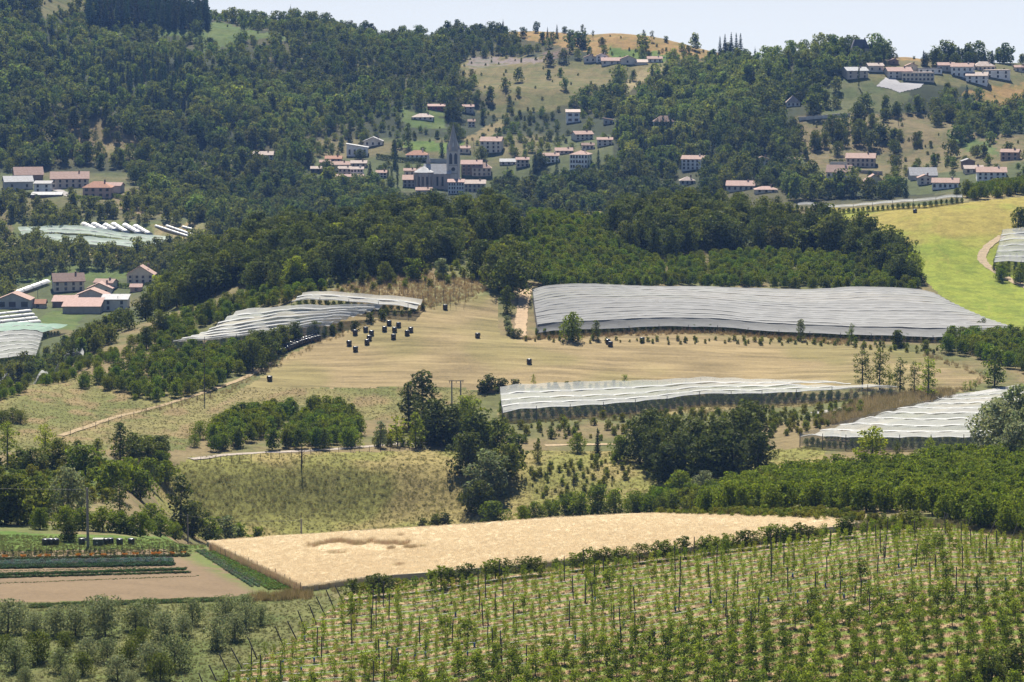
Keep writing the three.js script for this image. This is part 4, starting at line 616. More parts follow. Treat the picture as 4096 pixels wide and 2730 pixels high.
hedge([[64, 772], [100, 784], [148, 796]], 2.2, 'brownish hedge along the bank below the grey corrugated barn'); hedge([[3318, 656], [3384, 656]], 2.2, 'dark hedge on the terrace of the balcony house');
hedge([[455, 1146], [490, 1152], [525, 1152]], 1.8, 'green hedge below the yellow chalet', LM.cherry[0]);
// ---------------------------------------------------------------- hail nets and tunnels
const netM = (r, g, b, op) => new THREE.MeshStandardMaterial({ color: L(r, g, b), map: texNet, roughness: 0.85, transparent: true, opacity: op, side: THREE.DoubleSide });
const postM = new THREE.MeshStandardMaterial({ color: L(0.12, 0.105, 0.09), roughness: 0.9 }), postG = new THREE.CylinderGeometry(0.055, 0.065, 1, 6); postG.translate(0, 0.5, 0);
const lerpV = (a, b, t) => a.clone().lerp(b, t);
// near / far: polylines of ground pixels along the near and far edge, from one end to the other; strips run along them
function netCover(label, near, far, o) {
  const nc = new THREE.CatmullRomCurve3(near.map(([x, y]) => pix(x, y, o.d0)), false, 'catmullrom', 0.2), fc = new THREE.CatmullRomCurve3(far.map(([x, y]) => pix(x, y, o.d0)), false, 'catmullrom', 0.2);
  const g = group('hail_net'); tag(g, label, 'net', 'hail nets over the orchards');
  const n = o.strips, H = o.h ?? 3.8, nu = Math.round(nc.getLength() / 1.4), NV = 7, bay = o.bay ?? 8, sag = o.sag ?? 0.75;
  const end = o.end ?? (() => [0, 1]);
  for (let k = 0; k < n; k++) {
    const [u0, u1] = end(k, n), pos = [], uv = [], tri = [];
    for (let i = 0; i <= nu; i++) for (let j = 0; j <= NV; j++) {
      const u = u0 + (u1 - u0) * i / nu, w = -0.04 + (j / NV) * 1.13, v = (k + w) / n, A = nc.getPointAt(u), B = fc.getPointAt(u), p = lerpV(A, B, clamp(v, 0, 1.01)), s = u * nc.getLength();
      const scal = Math.abs(Math.sin(Math.PI * s / bay + k * 0.9)), belly = Math.sin(Math.PI * clamp(w));
      const edge = Math.max(0, 1 - Math.min(i, nu - i) / 3) * (o.droop ?? 0.5);
      const y = H - sag * belly * (0.85 + 0.3 * vnoise(s / 9, k * 3.1)) - (1 - belly) * (o.scal ?? 0.22) * (1 - scal) - 0.1 * (vnoise(s / 2.2, v * n * 3) - 0.5) - edge + (w > 1 ? 0.05 : 0) - (k === 0 ? (o.drop ?? 0) * (1 - clamp(w)) : 0) + 0.15 * (vnoise(s / 25 + k, 5) - 0.5);
      pos.push(p.x, ground(p.x, p.z) + y, p.z); uv.push(s / 16, v * n / 3);
      if (i < nu && j < NV) { const a = i * (NV + 1) + j; tri.push(a, a + NV + 1, a + 1, a + 1, a + NV + 1, a + NV + 2); }
    }
    const q = new THREE.BufferGeometry(); q.setAttribute('position', new THREE.Float32BufferAttribute(pos, 3)); q.setAttribute('uv', new THREE.Float32BufferAttribute(uv, 2)); q.setIndex(tri); q.computeVertexNormals();
    mesh('net_strip', q, o.mats[k % o.mats.length], g);
    { const P = [], T = [], bw = (o.band ?? 0.5) / 2, Lr = fc.getPointAt(0.5).distanceTo(nc.getPointAt(0.5)); for (let i = 0; i <= nu; i++) { const u = u0 + (u1 - u0) * i / nu, A = nc.getPointAt(u), B = fc.getPointAt(u), s = u * nc.getLength(), dy = H - (o.scal ?? 0.22) * (1 - Math.abs(Math.sin(Math.PI * s / bay + k * 0.9))) + 0.15 * (vnoise(s / 25 + k, 5) - 0.5) - Math.max(0, 1 - Math.min(i, nu - i) / 3) * (o.droop ?? 0.5) + 0.09 - (k === 0 ? (o.drop ?? 0) : 0); for (const e of [-1, 1]) { const p = lerpV(A, B, clamp(k / n + e * bw / Lr, 0, 1)); P.push(p.x, ground(p.x, p.z) + dy + (e < 0 ? -0.12 : 0), p.z); } if (i < nu) { const a = i * 2; T.push(a, a + 2, a + 1, a + 1, a + 2, a + 3); } } const r = new THREE.BufferGeometry(); r.setAttribute('position', new THREE.Float32BufferAttribute(P, 3)); r.setIndex(T); r.computeVertexNormals(); mesh('ridge_band', r, o.bandM ?? bandM, g); }
  }
  const curtain = (fn, m, lo = 0.35) => { const pos = [], uv = [], tri = [], m2 = fn(-1); for (let i = 0; i <= m2; i++) { const { p, s } = fn(i / m2), wob = 0.25 * (vnoise(s / 2, 3) - 0.5), y = ground(p.x, p.z); for (let j = 0; j < 3; j++) { const f = j / 2; pos.push(p.x + wob * f, y + H * (1 - f) + lo * f - 0.25 * (1 - f) * (1 - Math.abs(Math.sin(Math.PI * s / bay))), p.z + wob + 0.5 * f); uv.push(s / 16, f / 3); } if (i < m2) for (let j = 0; j < 2; j++) { const a = i * 3 + j; tri.push(a, a + 3, a + 1, a + 1, a + 3, a + 4); } } const q = new THREE.BufferGeometry(); q.setAttribute('position', new THREE.Float32BufferAttribute(pos, 3)); q.setAttribute('uv', new THREE.Float32BufferAttribute(uv, 2)); q.setIndex(tri); q.computeVertexNormals(); mesh('side_net', q, m, g); };
  const [e0, e1] = end(0, n), len = nc.getLength();
  if (o.front) curtain((t) => t < 0 ? nu : { p: nc.getPointAt(e0 + (e1 - e0) * t), s: (e0 + (e1 - e0) * t) * len }, o.front, o.lo);
  if (o.sideL) curtain((t) => t < 0 ? n * 4 : { p: lerpV(nc.getPointAt(0), fc.getPointAt(0), t), s: t * n * 4 + 3 }, o.sideL, 0.4);
  if (o.posts !== 0) for (let s = 0; s <= len * (e1 - e0); s += bay) { const p = nc.getPointAt(clamp(e0 + s / len)), q = mesh('post', postG, postM, g); q.position.set(p.x, ground(p.x, p.z) - 0.2, p.z + 0.1); q.scale.set(1.3, H + 0.55 - (o.drop ?? 0), 1.3); }
  // the orchard rows under the net
  const rows = []; for (let k = 0; k < Math.min(n, o.under ?? 3); k++) { const [u0, u1] = end(k, n); for (let s = u0 * len; s < u1 * len; s += 2.0) { const p = lerpV(nc.getPointAt(clamp(s / len)), fc.getPointAt(clamp(s / len)), (k + 0.35) / n); p.y = ground(p.x, p.z); rows.push({ p, s: rr(0.32, 0.5), w: 0.9, c: [0.9, 0.95, 0.95] }); } }
  UNDER.push(...rows);
  for (let i = 0; i <= 10; i++) { const A = nc.getPointAt(i / 10), B = fc.getPointAt(i / 10), m = lerpV(A, B, 0.5); keep(m, len / 18, Math.abs(A.z - B.z) / 2 + (o.front ? 3 : 1), Math.abs(A.z - B.z) / 2); }
  return g;
}
const UNDER = []; reseed(55);
const bandM = new THREE.MeshStandardMaterial({ color: L(0.68, 0.68, 0.66), roughness: 0.9, side: THREE.DoubleSide }), bandG = new THREE.MeshStandardMaterial({ color: L(0.44, 0.44, 0.435), roughness: 0.9, side: THREE.DoubleSide });
const grey = [netM(0.33, 0.33, 0.325, 0.8), netM(0.305, 0.305, 0.3, 0.78), netM(0.355, 0.355, 0.35, 0.8)], white = [netM(0.64, 0.65, 0.62, 0.56), netM(0.60, 0.62, 0.58, 0.5)], cream = [netM(0.78, 0.77, 0.70, 0.7), netM(0.80, 0.75, 0.62, 0.74), netM(0.74, 0.76, 0.70, 0.66)], green = [netM(0.50, 0.62, 0.52, 0.72)], greenD = [netM(0.25, 0.42, 0.32, 0.85)], sheer = netM(0.62, 0.64, 0.62, 0.3);
netCover('very large grey net covering the whole slope under the cherry orchard', [[2150, 1348], [2600, 1330], [2900, 1333], [3300, 1358], [3700, 1372], [4092, 1362]], [[2130, 1200], [2500, 1190], [2780, 1192], [3000, 1200], [3400, 1195], [3740, 1212]], { d0: 600, strips: 17, mats: grey, bandM: bandG, sag: 0.2, scal: 0.07, h: 3.3, drop: 1.7, front: null, sideL: netM(0.5, 0.5, 0.5, 0.7), under: 2 });
netCover('cream net with tilted strips beside the row of wrapped bales', [[690, 1408], [900, 1398], [1100, 1378], [1300, 1345]], [[940, 1290], [1100, 1282], [1300, 1275], [1530, 1265]], { d0: 600, strips: 7, mats: cream, sag: 0.8, h: 3.4, front: sheer, lo: 0.8 });
netCover('narrow cream net next to the bare posts of the dry plot', [[1165, 1245], [1400, 1252], [1660, 1275]], [[1210, 1212], [1440, 1222], [1690, 1240]], { d0: 600, strips: 2, mats: cream, sag: 0.8, h: 3.2, lo: 1.5, front: null, under: 2 });
netCover('long white net in four bands along the foot of the stubble field', [[2010, 1692], [2400, 1668], [2800, 1625], [3100, 1622], [3590, 1590]], [[2000, 1590], [2400, 1575], [2830, 1560], [3100, 1568], [3420, 1572]], { d0: 560, strips: 4, mats: white, sag: 0.5, h: 3.0, front: sheer, sideL: sheer, end: (k) => [0, [1, 0.9, 0.82, 0.96][k]], under: 3 });
netCover('stepped white net beside the road, ending behind the bright poplar', [[3200, 1790], [3500, 1808], [3900, 1805], [4250, 1800]], [[3880, 1620], [4000, 1612], [4130, 1605], [4250, 1600]], { d0: 500, strips: 9, mats: white, sag: 0.6, h: 2.9, front: sheer, sideL: sheer, under: 2 });
netCover('bright white net at the edge of the lime green field', [[3975, 1085], [4100, 1092], [4330, 1100]], [[4010, 960], [4100, 955], [4330, 940]], { d0: 760, strips: 6, mats: white, sag: 0.6, h: 3.4, front: null, sideL: sheer });
netCover('thin white net line along the top edge of the lime green field', [[3190, 842], [3500, 846], [3700, 832], [3850, 812]], [[3190, 836], [3500, 838], [3700, 824], [3850, 804]], { d0: 880, strips: 1, mats: white, sag: 0.7, h: 2.6, under: 1 });
netCover('white net in the valley under the green net', [[-260, 1480], [0, 1476], [140, 1462]], [[-260, 1372], [0, 1370], [170, 1368]], { d0: 780, strips: 7, mats: white, sag: 0.7, h: 3.4 });
netCover('flat green net beside the lower farm', [[-260, 1366], [0, 1366], [170, 1362]], [[-260, 1336], [0, 1334], [270, 1332]], { d0: 780, strips: 2, mats: greenD, sag: 0.3, h: 3.4, posts: 0 });
netCover('sheer net strip running down beside the orchard hedge', [[-200, 1630], [0, 1582], [160, 1535], [330, 1458]], [[-200, 1610], [0, 1564], [165, 1516], [335, 1440]], { d0: 560, strips: 1, mats: white, sag: 0.5, h: 2.6, front: sheer, under: 1 });
netCover('upper pale green net in front of the plastic tunnels', [[90, 960], [400, 968], [700, 992]], [[70, 930], [400, 940], [690, 972]], { d0: 950, strips: 2, mats: green, sag: 0.6, h: 3, under: 1 });
netCover('lower pale green net above the straw-coloured meadow', [[215, 992], [450, 1006], [665, 1008]], [[160, 962], [420, 980], [650, 990]], { d0: 950, strips: 2, mats: green, sag: 0.6, h: 3, front: sheer, under: 1 });
// plastic tunnels
const filmM = new THREE.MeshPhysicalMaterial({ color: L(0.80, 0.80, 0.80), roughness: 0.5, map: texStain, side: THREE.DoubleSide, transmission: 0.3, thickness: 0 });
const hoopM = std(L(0.4, 0.4, 0.42), 0.5);
function tunnel(label, a, b, rpx, d0 = 900) {
  const A = pix(...a, d0), B = pix(...b, d0); if (!A || !B) { console.log('tunnel off', a, b); return; }
  const k = pxm(A), r = rpx / k, len = A.distanceTo(B), g = group('plastic_tunnel', A); tag(g, label, 'tunnel', 'white plastic tunnels');
  const dir = B.clone().sub(A).normalize(), q = new THREE.Quaternion().setFromUnitVectors(new THREE.Vector3(0, 0, 1), dir);
  const n = Math.max(6, Math.round(len / 2)), pos = [], uv = [], tri = [], S = 12;
  for (let i = 0; i <= n; i++) for (let j = 0; j <= S; j++) { const t = Math.PI * j / S, rad = r * (1 - 0.035 * Math.abs(Math.sin(i * 1.57)) + 0.03 * (hash(i, j) - 0.5)); pos.push(Math.cos(t) * rad, Math.sin(t) * rad * 1.05 - 0.15, i / n * len); uv.push(j / S, i / n * len / 5); if (i < n && j < S) { const e = i * (S + 1) + j; tri.push(e, e + S + 1, e + 1, e + 1, e + S + 1, e + S + 2); } }
  for (const [i0, flip] of [[0, 1], [n, 0]]) { const c = pos.length / 3; pos.push(0, 0, i0 / n * len); uv.push(0.5, 0); for (let j = 0; j < S; j++) { const e = i0 * (S + 1) + j; flip ? tri.push(c, e, e + 1) : tri.push(c, e + 1, e); } }
  const geo = new THREE.BufferGeometry(); geo.setAttribute('position', new THREE.Float32BufferAttribute(pos, 3)); geo.setAttribute('uv', new THREE.Float32BufferAttribute(uv, 2)); geo.setIndex(tri); geo.computeVertexNormals(); geo.applyQuaternion(q); mesh('cover', geo, filmM, g);
  for (let i = 1; i < 4; i++) { const h = new THREE.TorusGeometry(r * 1.02, 0.06, 5, 12, Math.PI); h.scale(1, 1.05, 1); h.translate(0, -0.15, i / 4 * len); h.applyQuaternion(q); mesh('hoop', h, hoopM, g); }
  keep(lerpV(A, B, 0.5), Math.abs(A.x - B.x) / 2 + r, Math.abs(A.z - B.z) / 2 + 8, Math.abs(A.z - B.z) / 2 + 2);
}
const nth = ['first', 'second', 'third', 'fourth', 'fifth', 'sixth'];
[[382, 928, 334, 904], [428, 930, 374, 904], [462, 930, 420, 908], [506, 938, 452, 904], [558, 942, 498, 908], [598, 946, 540, 912]].forEach(([x, y, u, v], i) => tunnel(`wide white plastic tunnel, ${nth[i]} of six from the pale green net's fixed end`, [x, y], [u, v], 17));
[[752, 948, 622, 906], [800, 952, 666, 906], [770, 920, 730, 910]].forEach(([x, y, u, v], i) => tunnel(`narrow white tunnel in the dry plot, ${nth[i]} of three from the wide tunnels`, [x, y], [u, v], 8));
tunnel('single long white tunnel behind the long barn', [50, 1186], [188, 1136], 20, 1000);
[0, 1, 2, 3].forEach((i) => tunnel(`white tunnel below the long barn, ${nth[i]} of four from the barn`, [-80 + i * 12, 1270 + i * 14], [118 + i * 12, 1248 + i * 14], 12, 950));
// ---------------------------------------------------------------- trees one by one
reseed(2024);
const T = (px, py, hpx, kind, label, o = {}) => { // px, py: foot of the trunk; hpx: height in the photograph
  const p = pix(px, py, o.d0 ?? 0); if (!p) { console.log('tree off', px, py); return; }
  const h = hpx / pxm(p); TREES.push([p.x, -p.z, h * 0.3]); p.y -= 0.1;
  return tree(o.name ?? (kind === 'shrub' ? 'shrub' : kind === 'fir' ? 'fir_tree' : kind === 'pine' ? 'pine_tree' : kind === 'poplar' ? 'poplar_tree' : kind === 'cherry' ? 'cherry_tree' : kind === 'apricot' ? 'apricot_tree' : 'broadleaf_tree'), kind, p, h, label, o.group, { mat: o.mat && LM[o.mat], wide: o.wide, cat: kind === 'shrub' ? 'shrub' : 'tree' });
};
const TREES = [];
// landmark trees of the middle slope
T(1690, 1700, 225, 'tall', 'tall dark tree with two heads beside the twin-pole mast', { mat: 'dark', wide: 1.3, d0: 560 });
T(1635, 1715, 190, 'tall', 'dark tree leaning against the two-headed tree', { mat: 'dark', wide: 1.25, d0: 560 });
T(1870, 1690, 110, 'oak', 'bright yellow-green spreading tree under the twin-pole mast', { mat: 'light', wide: 1.3, d0: 560 });
T(1590, 1782, 125, 'young', 'slender light green tree standing on the path edge', { mat: 'light', wide: 1.7, d0: 540 });
T(1662, 1792, 150, 'tall', 'taller light green tree on the path edge near the big dark clump', { mat: 'light', d0: 540 });
T(1522, 1790, 110, 'tall', 'grey-green young tree beside the path', { mat: 'silver', wide: 1.1, d0: 540 });
T(1440, 1790, 60, 'young', 'small sapling beside the path', { wide: 1.6, d0: 540 });
T(1296, 1800, 90, 'tall', 'small dark tree above the path, its shadow on the pasture', { wide: 1.1, d0: 540 });
T(1740, 1775, 180, 'oak', 'big dark glossy tree at the end of the path', { mat: 'dark', d0: 540, wide: 1.2 });
T(1810, 1780, 165, 'oak', 'second big dark tree at the end of the path', { mat: 'dark', d0: 540, wide: 1.15 });
T(1900, 1830, 200, 'oak', 'tall greyish tree in the gully beside the pasture', { d0: 520, wide: 1.15 }); T(1870, 1900, 170, 'oak', 'dark tree leaning over the gully edge', { d0: 520, mat: 'dark', wide: 1.1 }); T(2030, 1920, 150, 'oak', 'bushy tree on the far flank of the gully', { d0: 520, wide: 1.1 }); T(1920, 2050, 130, 'oak', 'dark tree low in the gully above the wheat', { d0: 520, mat: 'dark', wide: 1.15 });
T(1990, 1820, 150, 'oak', 'green tree at the head of the gully', { d0: 520 });
T(1960, 1990, 190, 'oak', 'large silvery tree standing in the gully', { mat: 'silver', d0: 480, wide: 1.25 });
T(1975, 2108, 105, 'oak', 'round green bush tree at the foot of the gully', { mat: 'cherry', d0: 460, wide: 1.4 });
T(2060, 1850, 110, 'shrub', 'dense bush between the gully and the dry grass', { d0: 520 });
T(2150, 1850, 90, 'tall', 'young tree beside the sandy path', { d0: 520 });
T(2310, 1810, 80, 'oak', 'small bushy tree on the sandy path', { mat: 'cherry', d0: 540 });
T(2390, 1815, 110, 'fir', 'thin dark conifer beside the sandy path', { d0: 540 });
T(2480, 1845, 105, 'oak', 'bright green round tree next to the dark thicket', { mat: 'cherry', d0: 520 });
[[2600, 1800, 160], [2700, 1830, 170], [2620, 1880, 170], [2790, 1860, 190], [2740, 1920, 190], [2880, 1870, 190], [2660, 1930, 150], [2840, 1930, 200], [2960, 1830, 200], [3010, 1790, 190], [2930, 1910, 190], [3030, 1900, 170], [2560, 1850, 150], [2990, 1720, 120], [2610, 1760, 130]].sort(byX).forEach(([x, y, h], i) => T(x, y, h, 'oak', `dark tree massed in the thicket below the long white net, ${ord(i)} from the left`, { mat: 'dark', d0: 500, group: 'dark thicket below the long white net', wide: 1.2 }));
T(2720, 2010, 130, 'oak', 'light green tree at the front of the dark thicket', { mat: 'cherry', d0: 420 });
T(2820, 1990, 110, 'oak', 'grey-green tree beside the front of the dark thicket', { mat: 'silver', d0: 420 });
T(3490, 1900, 200, 'tall', 'bright green poplar with two tops in front of the stepped net', { mat: 'light', wide: 1.5, d0: 420 });
T(3300, 1930, 110, 'tall', 'small bright green tree beside the two-topped poplar', { mat: 'light', d0: 420 });
T(3590, 1880, 120, 'airy', 'loose reddish-tinged tree beside the bright poplar', { d0: 420 });
T(3720, 1860, 120, 'airy', 'airy tree in front of the stepped white net', { mat: 'young', d0: 420 });
[[4000, 1830, 230], [4060, 1800, 260], [4110, 1850, 230], [4150, 1780, 260], [3990, 1760, 170], [4060, 1880, 190]].sort(byX).forEach(([x, y, h], i) => T(x, y, h, 'oak', `large tree in the clump beside the stepped white net, ${ord(i)} from the left`, { mat: 'silver', d0: 420, group: 'clump beside the stepped white net' }));
// by the stubble field
T(2288, 1362, 115, 'oak', 'round tree standing alone before the large grey net', { mat: 'cherry', wide: 0.9, d0: 600 });
T(2384, 1358, 80, 'tall', 'narrow tree beside the round tree at the grey net', { d0: 600 });
T(3204, 1362, 88, 'tall', 'slim tree at the lower edge of the large grey net', { d0: 600 });
T(3406, 1375, 85, 'airy', 'open-branched small tree below the large grey net', { mat: 'cherry', d0: 600 });
T(3590, 1388, 68, 'shrub', 'rounded dark bush below the large grey net', { mat: 'dark', d0: 600 });
T(3705, 1400, 40, 'shrub', 'low bush at the corner of the stubble field', { d0: 600 });
T(3934, 1340, 68, 'young', 'thin tree rising in front of the grey net end', { mat: 'wood', wide: 1.5, d0: 600 });
[[3450, 1555, 160, 1], [3520, 1560, 175, 0.9], [3600, 1575, 150, 0.9], [3658, 1580, 140, 0.7]].forEach(([x, y, h, w], i) => T(x, y, h, 'airy', `airy tall tree beside the long white net's end, ${nth[i]} from it`, { mat: 'wood', wide: w * 1.3, d0: 580 }));
T(3712, 1592, 170, 'airy', 'feathery tree closing the row behind the road', { mat: 'young', wide: 1.5, d0: 580 });
T(3560, 1560, 90, 'airy', 'small yellow-green tree inside the airy row', { mat: 'light', d0: 580 });
T(3980, 1545, 165, 'tall', 'stout tree with a dark foot beside the road', { wide: 1.3, d0: 580, mat: 'cherry' });
[[3860, 1565], [3882, 1562], [3904, 1560]].forEach(([x, y], i) => T(x, y, 42, 'young', `slim sapling by the road, ${nth[i]} of three towards the stout tree`, { d0: 580, wide: 1.4, name: 'sapling_tree' }));
[[1960, 1562, 66], [2010, 1560, 48], [2060, 1560, 44], [1930, 1570, 50]].sort(byX).forEach(([x, y, h], i) => T(x, y, h, 'shrub', `dark bush at the corner of the long white net, ${ord(i)} from the left`, { mat: 'dark', d0: 600, group: 'hedge at the net corner', wide: 1.2 }));
T(2134, 1540, 44, 'young', 'thin sapling alone on the stubble edge', { d0: 600, mat: 'light', wide: 1.2, name: 'sapling_tree' });
T(2222, 1552, 26, 'shrub', 'small round bush on the stubble edge', { d0: 600 }); T(2314, 1550, 28, 'shrub', 'second small bush on the stubble edge', { d0: 600 }); T(2498, 1542, 46, 'young', 'feathery sapling behind the long white net', { d0: 600, wide: 1.6, name: 'sapling_tree' });
T(2050, 1180, 170, 'oak', 'big oak at the upper corner of the stubble field', { d0: 640, wide: 1.1 }); T(1985, 1150, 175, 'oak', 'broad oak behind the dry plot of bare posts', { d0: 640, wide: 1.1 }); T(1920, 1110, 150, 'oak', 'rounded oak between the dry plot and the cherry rows', { d0: 640 }); T(2090, 1130, 160, 'oak', 'dark oak beside the corner of the large grey net', { d0: 640 }); T(2040, 1090, 150, 'oak', 'oak standing behind the corner oaks', { d0: 640 });
T(2028, 1250, 110, 'tall', 'small tree in front of the corner oaks, on the field edge', { wide: 1.25, d0: 640 });
[[2030, 1300], [2032, 1320], [2036, 1340], [2052, 1350], [2075, 1352]].forEach(([x, y], i) => T(x, y, 38, 'shrub', `bush of the short hedge pointing into the stubble field, ${ord(i)} from its tip`, { d0: 600, group: 'short hedge', mat: 'silver' }));
T(1766, 1112, 78, 'shrub', 'silver-grey willow bush at the head of the dry plot', { mat: 'silver', d0: 700 }); T(1655, 1118, 85, 'shrub', 'light green bush at the head of the dry plot', { mat: 'cherry', d0: 700 }); T(1540, 1130, 85, 'oak', 'small tree at the foot of the wood beside the dry plot', { d0: 700 }); T(1450, 1135, 90, 'tall', 'pointed small tree at the foot of the wood', { d0: 700 });
T(1660, 1248, 34, 'shrub', 'little bush at the end of the narrow cream net', { d0: 640 }); T(1690, 1240, 30, 'shrub', 'second little bush at the end of the narrow cream net', { d0: 640 });
// bushes and trees round the bale row
[[1010, 1480, 130], [1050, 1450, 130], [1090, 1420, 110], [1130, 1390, 90], [1180, 1365, 80], [1260, 1345, 62], [1020, 1430, 110], [970, 1470, 100]].sort(byX).forEach(([x, y, h], i) => T(x, y, h, 'oak', `bushy tree of the hedge behind the row of wrapped bales, ${ord(i)} from the left`, { d0: 620, group: 'hedge behind the bale row', wide: 1.05 }));
[[1330, 1335, 40], [1420, 1318, 36], [1480, 1290, 40], [1530, 1278, 40]].sort(byX).forEach(([x, y, h], i) => T(x, y, h, 'shrub', `shrub along the field edge under the cream net, ${ord(i)} from the left`, { d0: 620, group: 'shrubs under the cream net' }));
T(440, 1545, 48, 'shrub', 'dark bush at the lower edge of the cherry block', { mat: 'dark', d0: 560, wide: 0.8 }); T(540, 1600, 26, 'shrub', 'small bright bush at the lower edge of the cherry block', { mat: 'light', d0: 560 });
[[640, 1338, 100], [585, 1395, 90], [830, 1285, 80], [365, 1400, 110], [300, 1425, 95]].forEach(([x, y, h], i) => T(x, y, h, 'oak', `round tree among the orchard rows of the west spur, ${nth[i]} from the cream net`, { d0: 600 }));
// bottom of the hay meadow
[[30, 1870, 190, 'airy'], [180, 1860, 170, 'airy'], [90, 1880, 90, 'shrub'], [230, 1870, 120, 'oak'], [310, 1885, 130, 'tall'], [390, 1850, 100, 'tall'], [480, 1840, 155, 'tall'], [530, 1850, 120, 'oak'], [590, 1850, 110, 'oak'], [640, 1840, 100, 'oak'], [340, 1900, 120, 'cherry'], [130, 1890, 100, 'oak']].sort(byX).forEach(([x, y, h, k], i) => T(x, y, h, k, `tree of the hedgerow at the foot of the hay meadow, ${ord(i)} from the left`, { d0: 480, group: 'hedgerow at the foot of the hay meadow', wide: 1.3, name: 'hedgerow_tree' }));
[[50, 1690, 60], [82, 1695, 55], [5, 1710, 70]].forEach(([x, y, h], i) => T(x, y, h, 'apricot', `old fruit tree alone in the hay meadow, ${nth[i]} of three counted from the bales' side`, { d0: 540, mat: 'wood', name: 'fruit_tree' }));
T(800, 1755, 72, 'apricot', 'small round fruit tree at the meadow fence', { mat: 'cherry', d0: 560, name: 'fruit_tree' }); T(778, 1788, 52, 'apricot', 'lower fruit tree at the meadow fence', { mat: 'cherry', d0: 560, name: 'fruit_tree' });
// valley trees left of the pasture
[[20, 2140, 210, 'oak', 'dark'], [70, 2120, 200, 'oak', 'wood'], [140, 2090, 190, 'oak', 'wood'], [40, 2060, 170, 'oak', 'wood'], [200, 2060, 120, 'oak', 'cherry']].sort(byX).forEach(([x, y, h, k, m], i) => T(x, y, h, k, `tree of the dense valley clump beside the concrete pole, ${ord(i)} from the left`, { mat: m, d0: 430, group: 'dense valley clump' }));
T(275, 2075, 210, 'oak', 'pale feathery tree behind the tall concrete pole', { mat: 'silver', wide: 0.85, d0: 430 }); T(480, 2085, 170, 'airy', 'airy half-bare tree beside the pale feathery tree', { mat: 'wood', wide: 1.5, d0: 430 });
T(725, 2140, 250, 'tall', 'tall dark leaning tree at the corner of the pasture', { mat: 'dark', wide: 1.0, d0: 430 }); T(770, 2150, 150, 'oak', 'dark round tree beside the leaning tree', { mat: 'dark', d0: 430 });
[[260, 2165, 100], [330, 2160, 95], [410, 2155, 105], [480, 2150, 95], [560, 2150, 105], [640, 2150, 95], [600, 2120, 110], [700, 2160, 75], [160, 2150, 90], [520, 2160, 75]].sort(byX).forEach(([x, y, h], i) => T(x, y, h, 'oak', `bushy tree of the belt behind the vegetable garden, ${ord(i)} from the left`, { d0: 420, group: 'belt behind the vegetable garden', mat: 'cherry', wide: 1.2, name: 'belt_tree' }));
[[840, 2165, 100, 'cherry'], [900, 2160, 100, 'silver'], [960, 2160, 70, 'cherry'], [1030, 2165, 60, 'cherry']].forEach(([x, y, h, m], i) => T(x, y, h, 'shrub', `rounded bush at the foot of the pasture, ${nth[i]} from the leaning tree`, { mat: m, d0: 420, wide: 1.1 }));
T(275, 2170, 90, 'oak', 'small dark tree hiding part of the lying bales', { mat: 'dark', d0: 370, wide: 1.0 });
[[450, 1990, 150], [520, 1960, 130], [600, 1950, 120], [660, 1930, 90], [560, 2000, 120], [480, 1940, 100], [640, 1890, 90]].sort(byX).forEach(([x, y, h], i) => T(x, y, h, 'cherry', `glossy tree of the small orchard between terraces and pasture, ${ord(i)} from the left`, { d0: 460, group: 'small orchard by the terraces', mat: 'cherry' }));
[[1690, 2120, 50], [1740, 2110, 56], [1780, 2112, 60]].sort(byX).forEach(([x, y, h], i) => T(x, y, h, 'shrub', `bush along the far edge of the wheat, ${ord(i)} from the left`, { d0: 420, group: 'bushes behind the wheat' }));
[[2090, 2090, 70], [2140, 2085, 80], [2200, 2080, 80], [2260, 2075, 100], [2320, 2072, 110], [2390, 2068, 130], [2460, 2062, 110], [2540, 2058, 80]].sort(byX).forEach(([x, y, h], i) => T(x, y, h, 'oak', `green bushy tree where the cherry orchard meets the wheat, ${ord(i)} from the left`, { d0: 400, group: 'trees between orchard and wheat', mat: 'cherry', wide: 1.1 }));
// bare and dead trees
function bareTree(px, py, hpx, label, d0) { const p = pix(px, py, d0), h = hpx / pxm(p), g = group('dead_tree', p); mesh('trunk', trunkGeo(h, h * 0.028, 9, h * 0.28, 0.95), barkMat, g); tag(g, label, 'tree'); }
bareTree(1205, 1870, 90, 'bare dead tree at the pasture fence', 480); bareTree(2295, 1950, 75, 'dead leafless tree on the slope beside the thicket', 480); bareTree(3595, 505, 34, 'bare tree alone on the brown hillside pasture', 1000); bareTree(2022, 380, 40, 'bare tree on the rough pasture below the quarry', 1000); bareTree(2040, 340, 28, 'thin dead trunk on the rough pasture below the quarry', 1000); bareTree(470, 1240, 60, 'bare tree beside the tall white barn', 900);
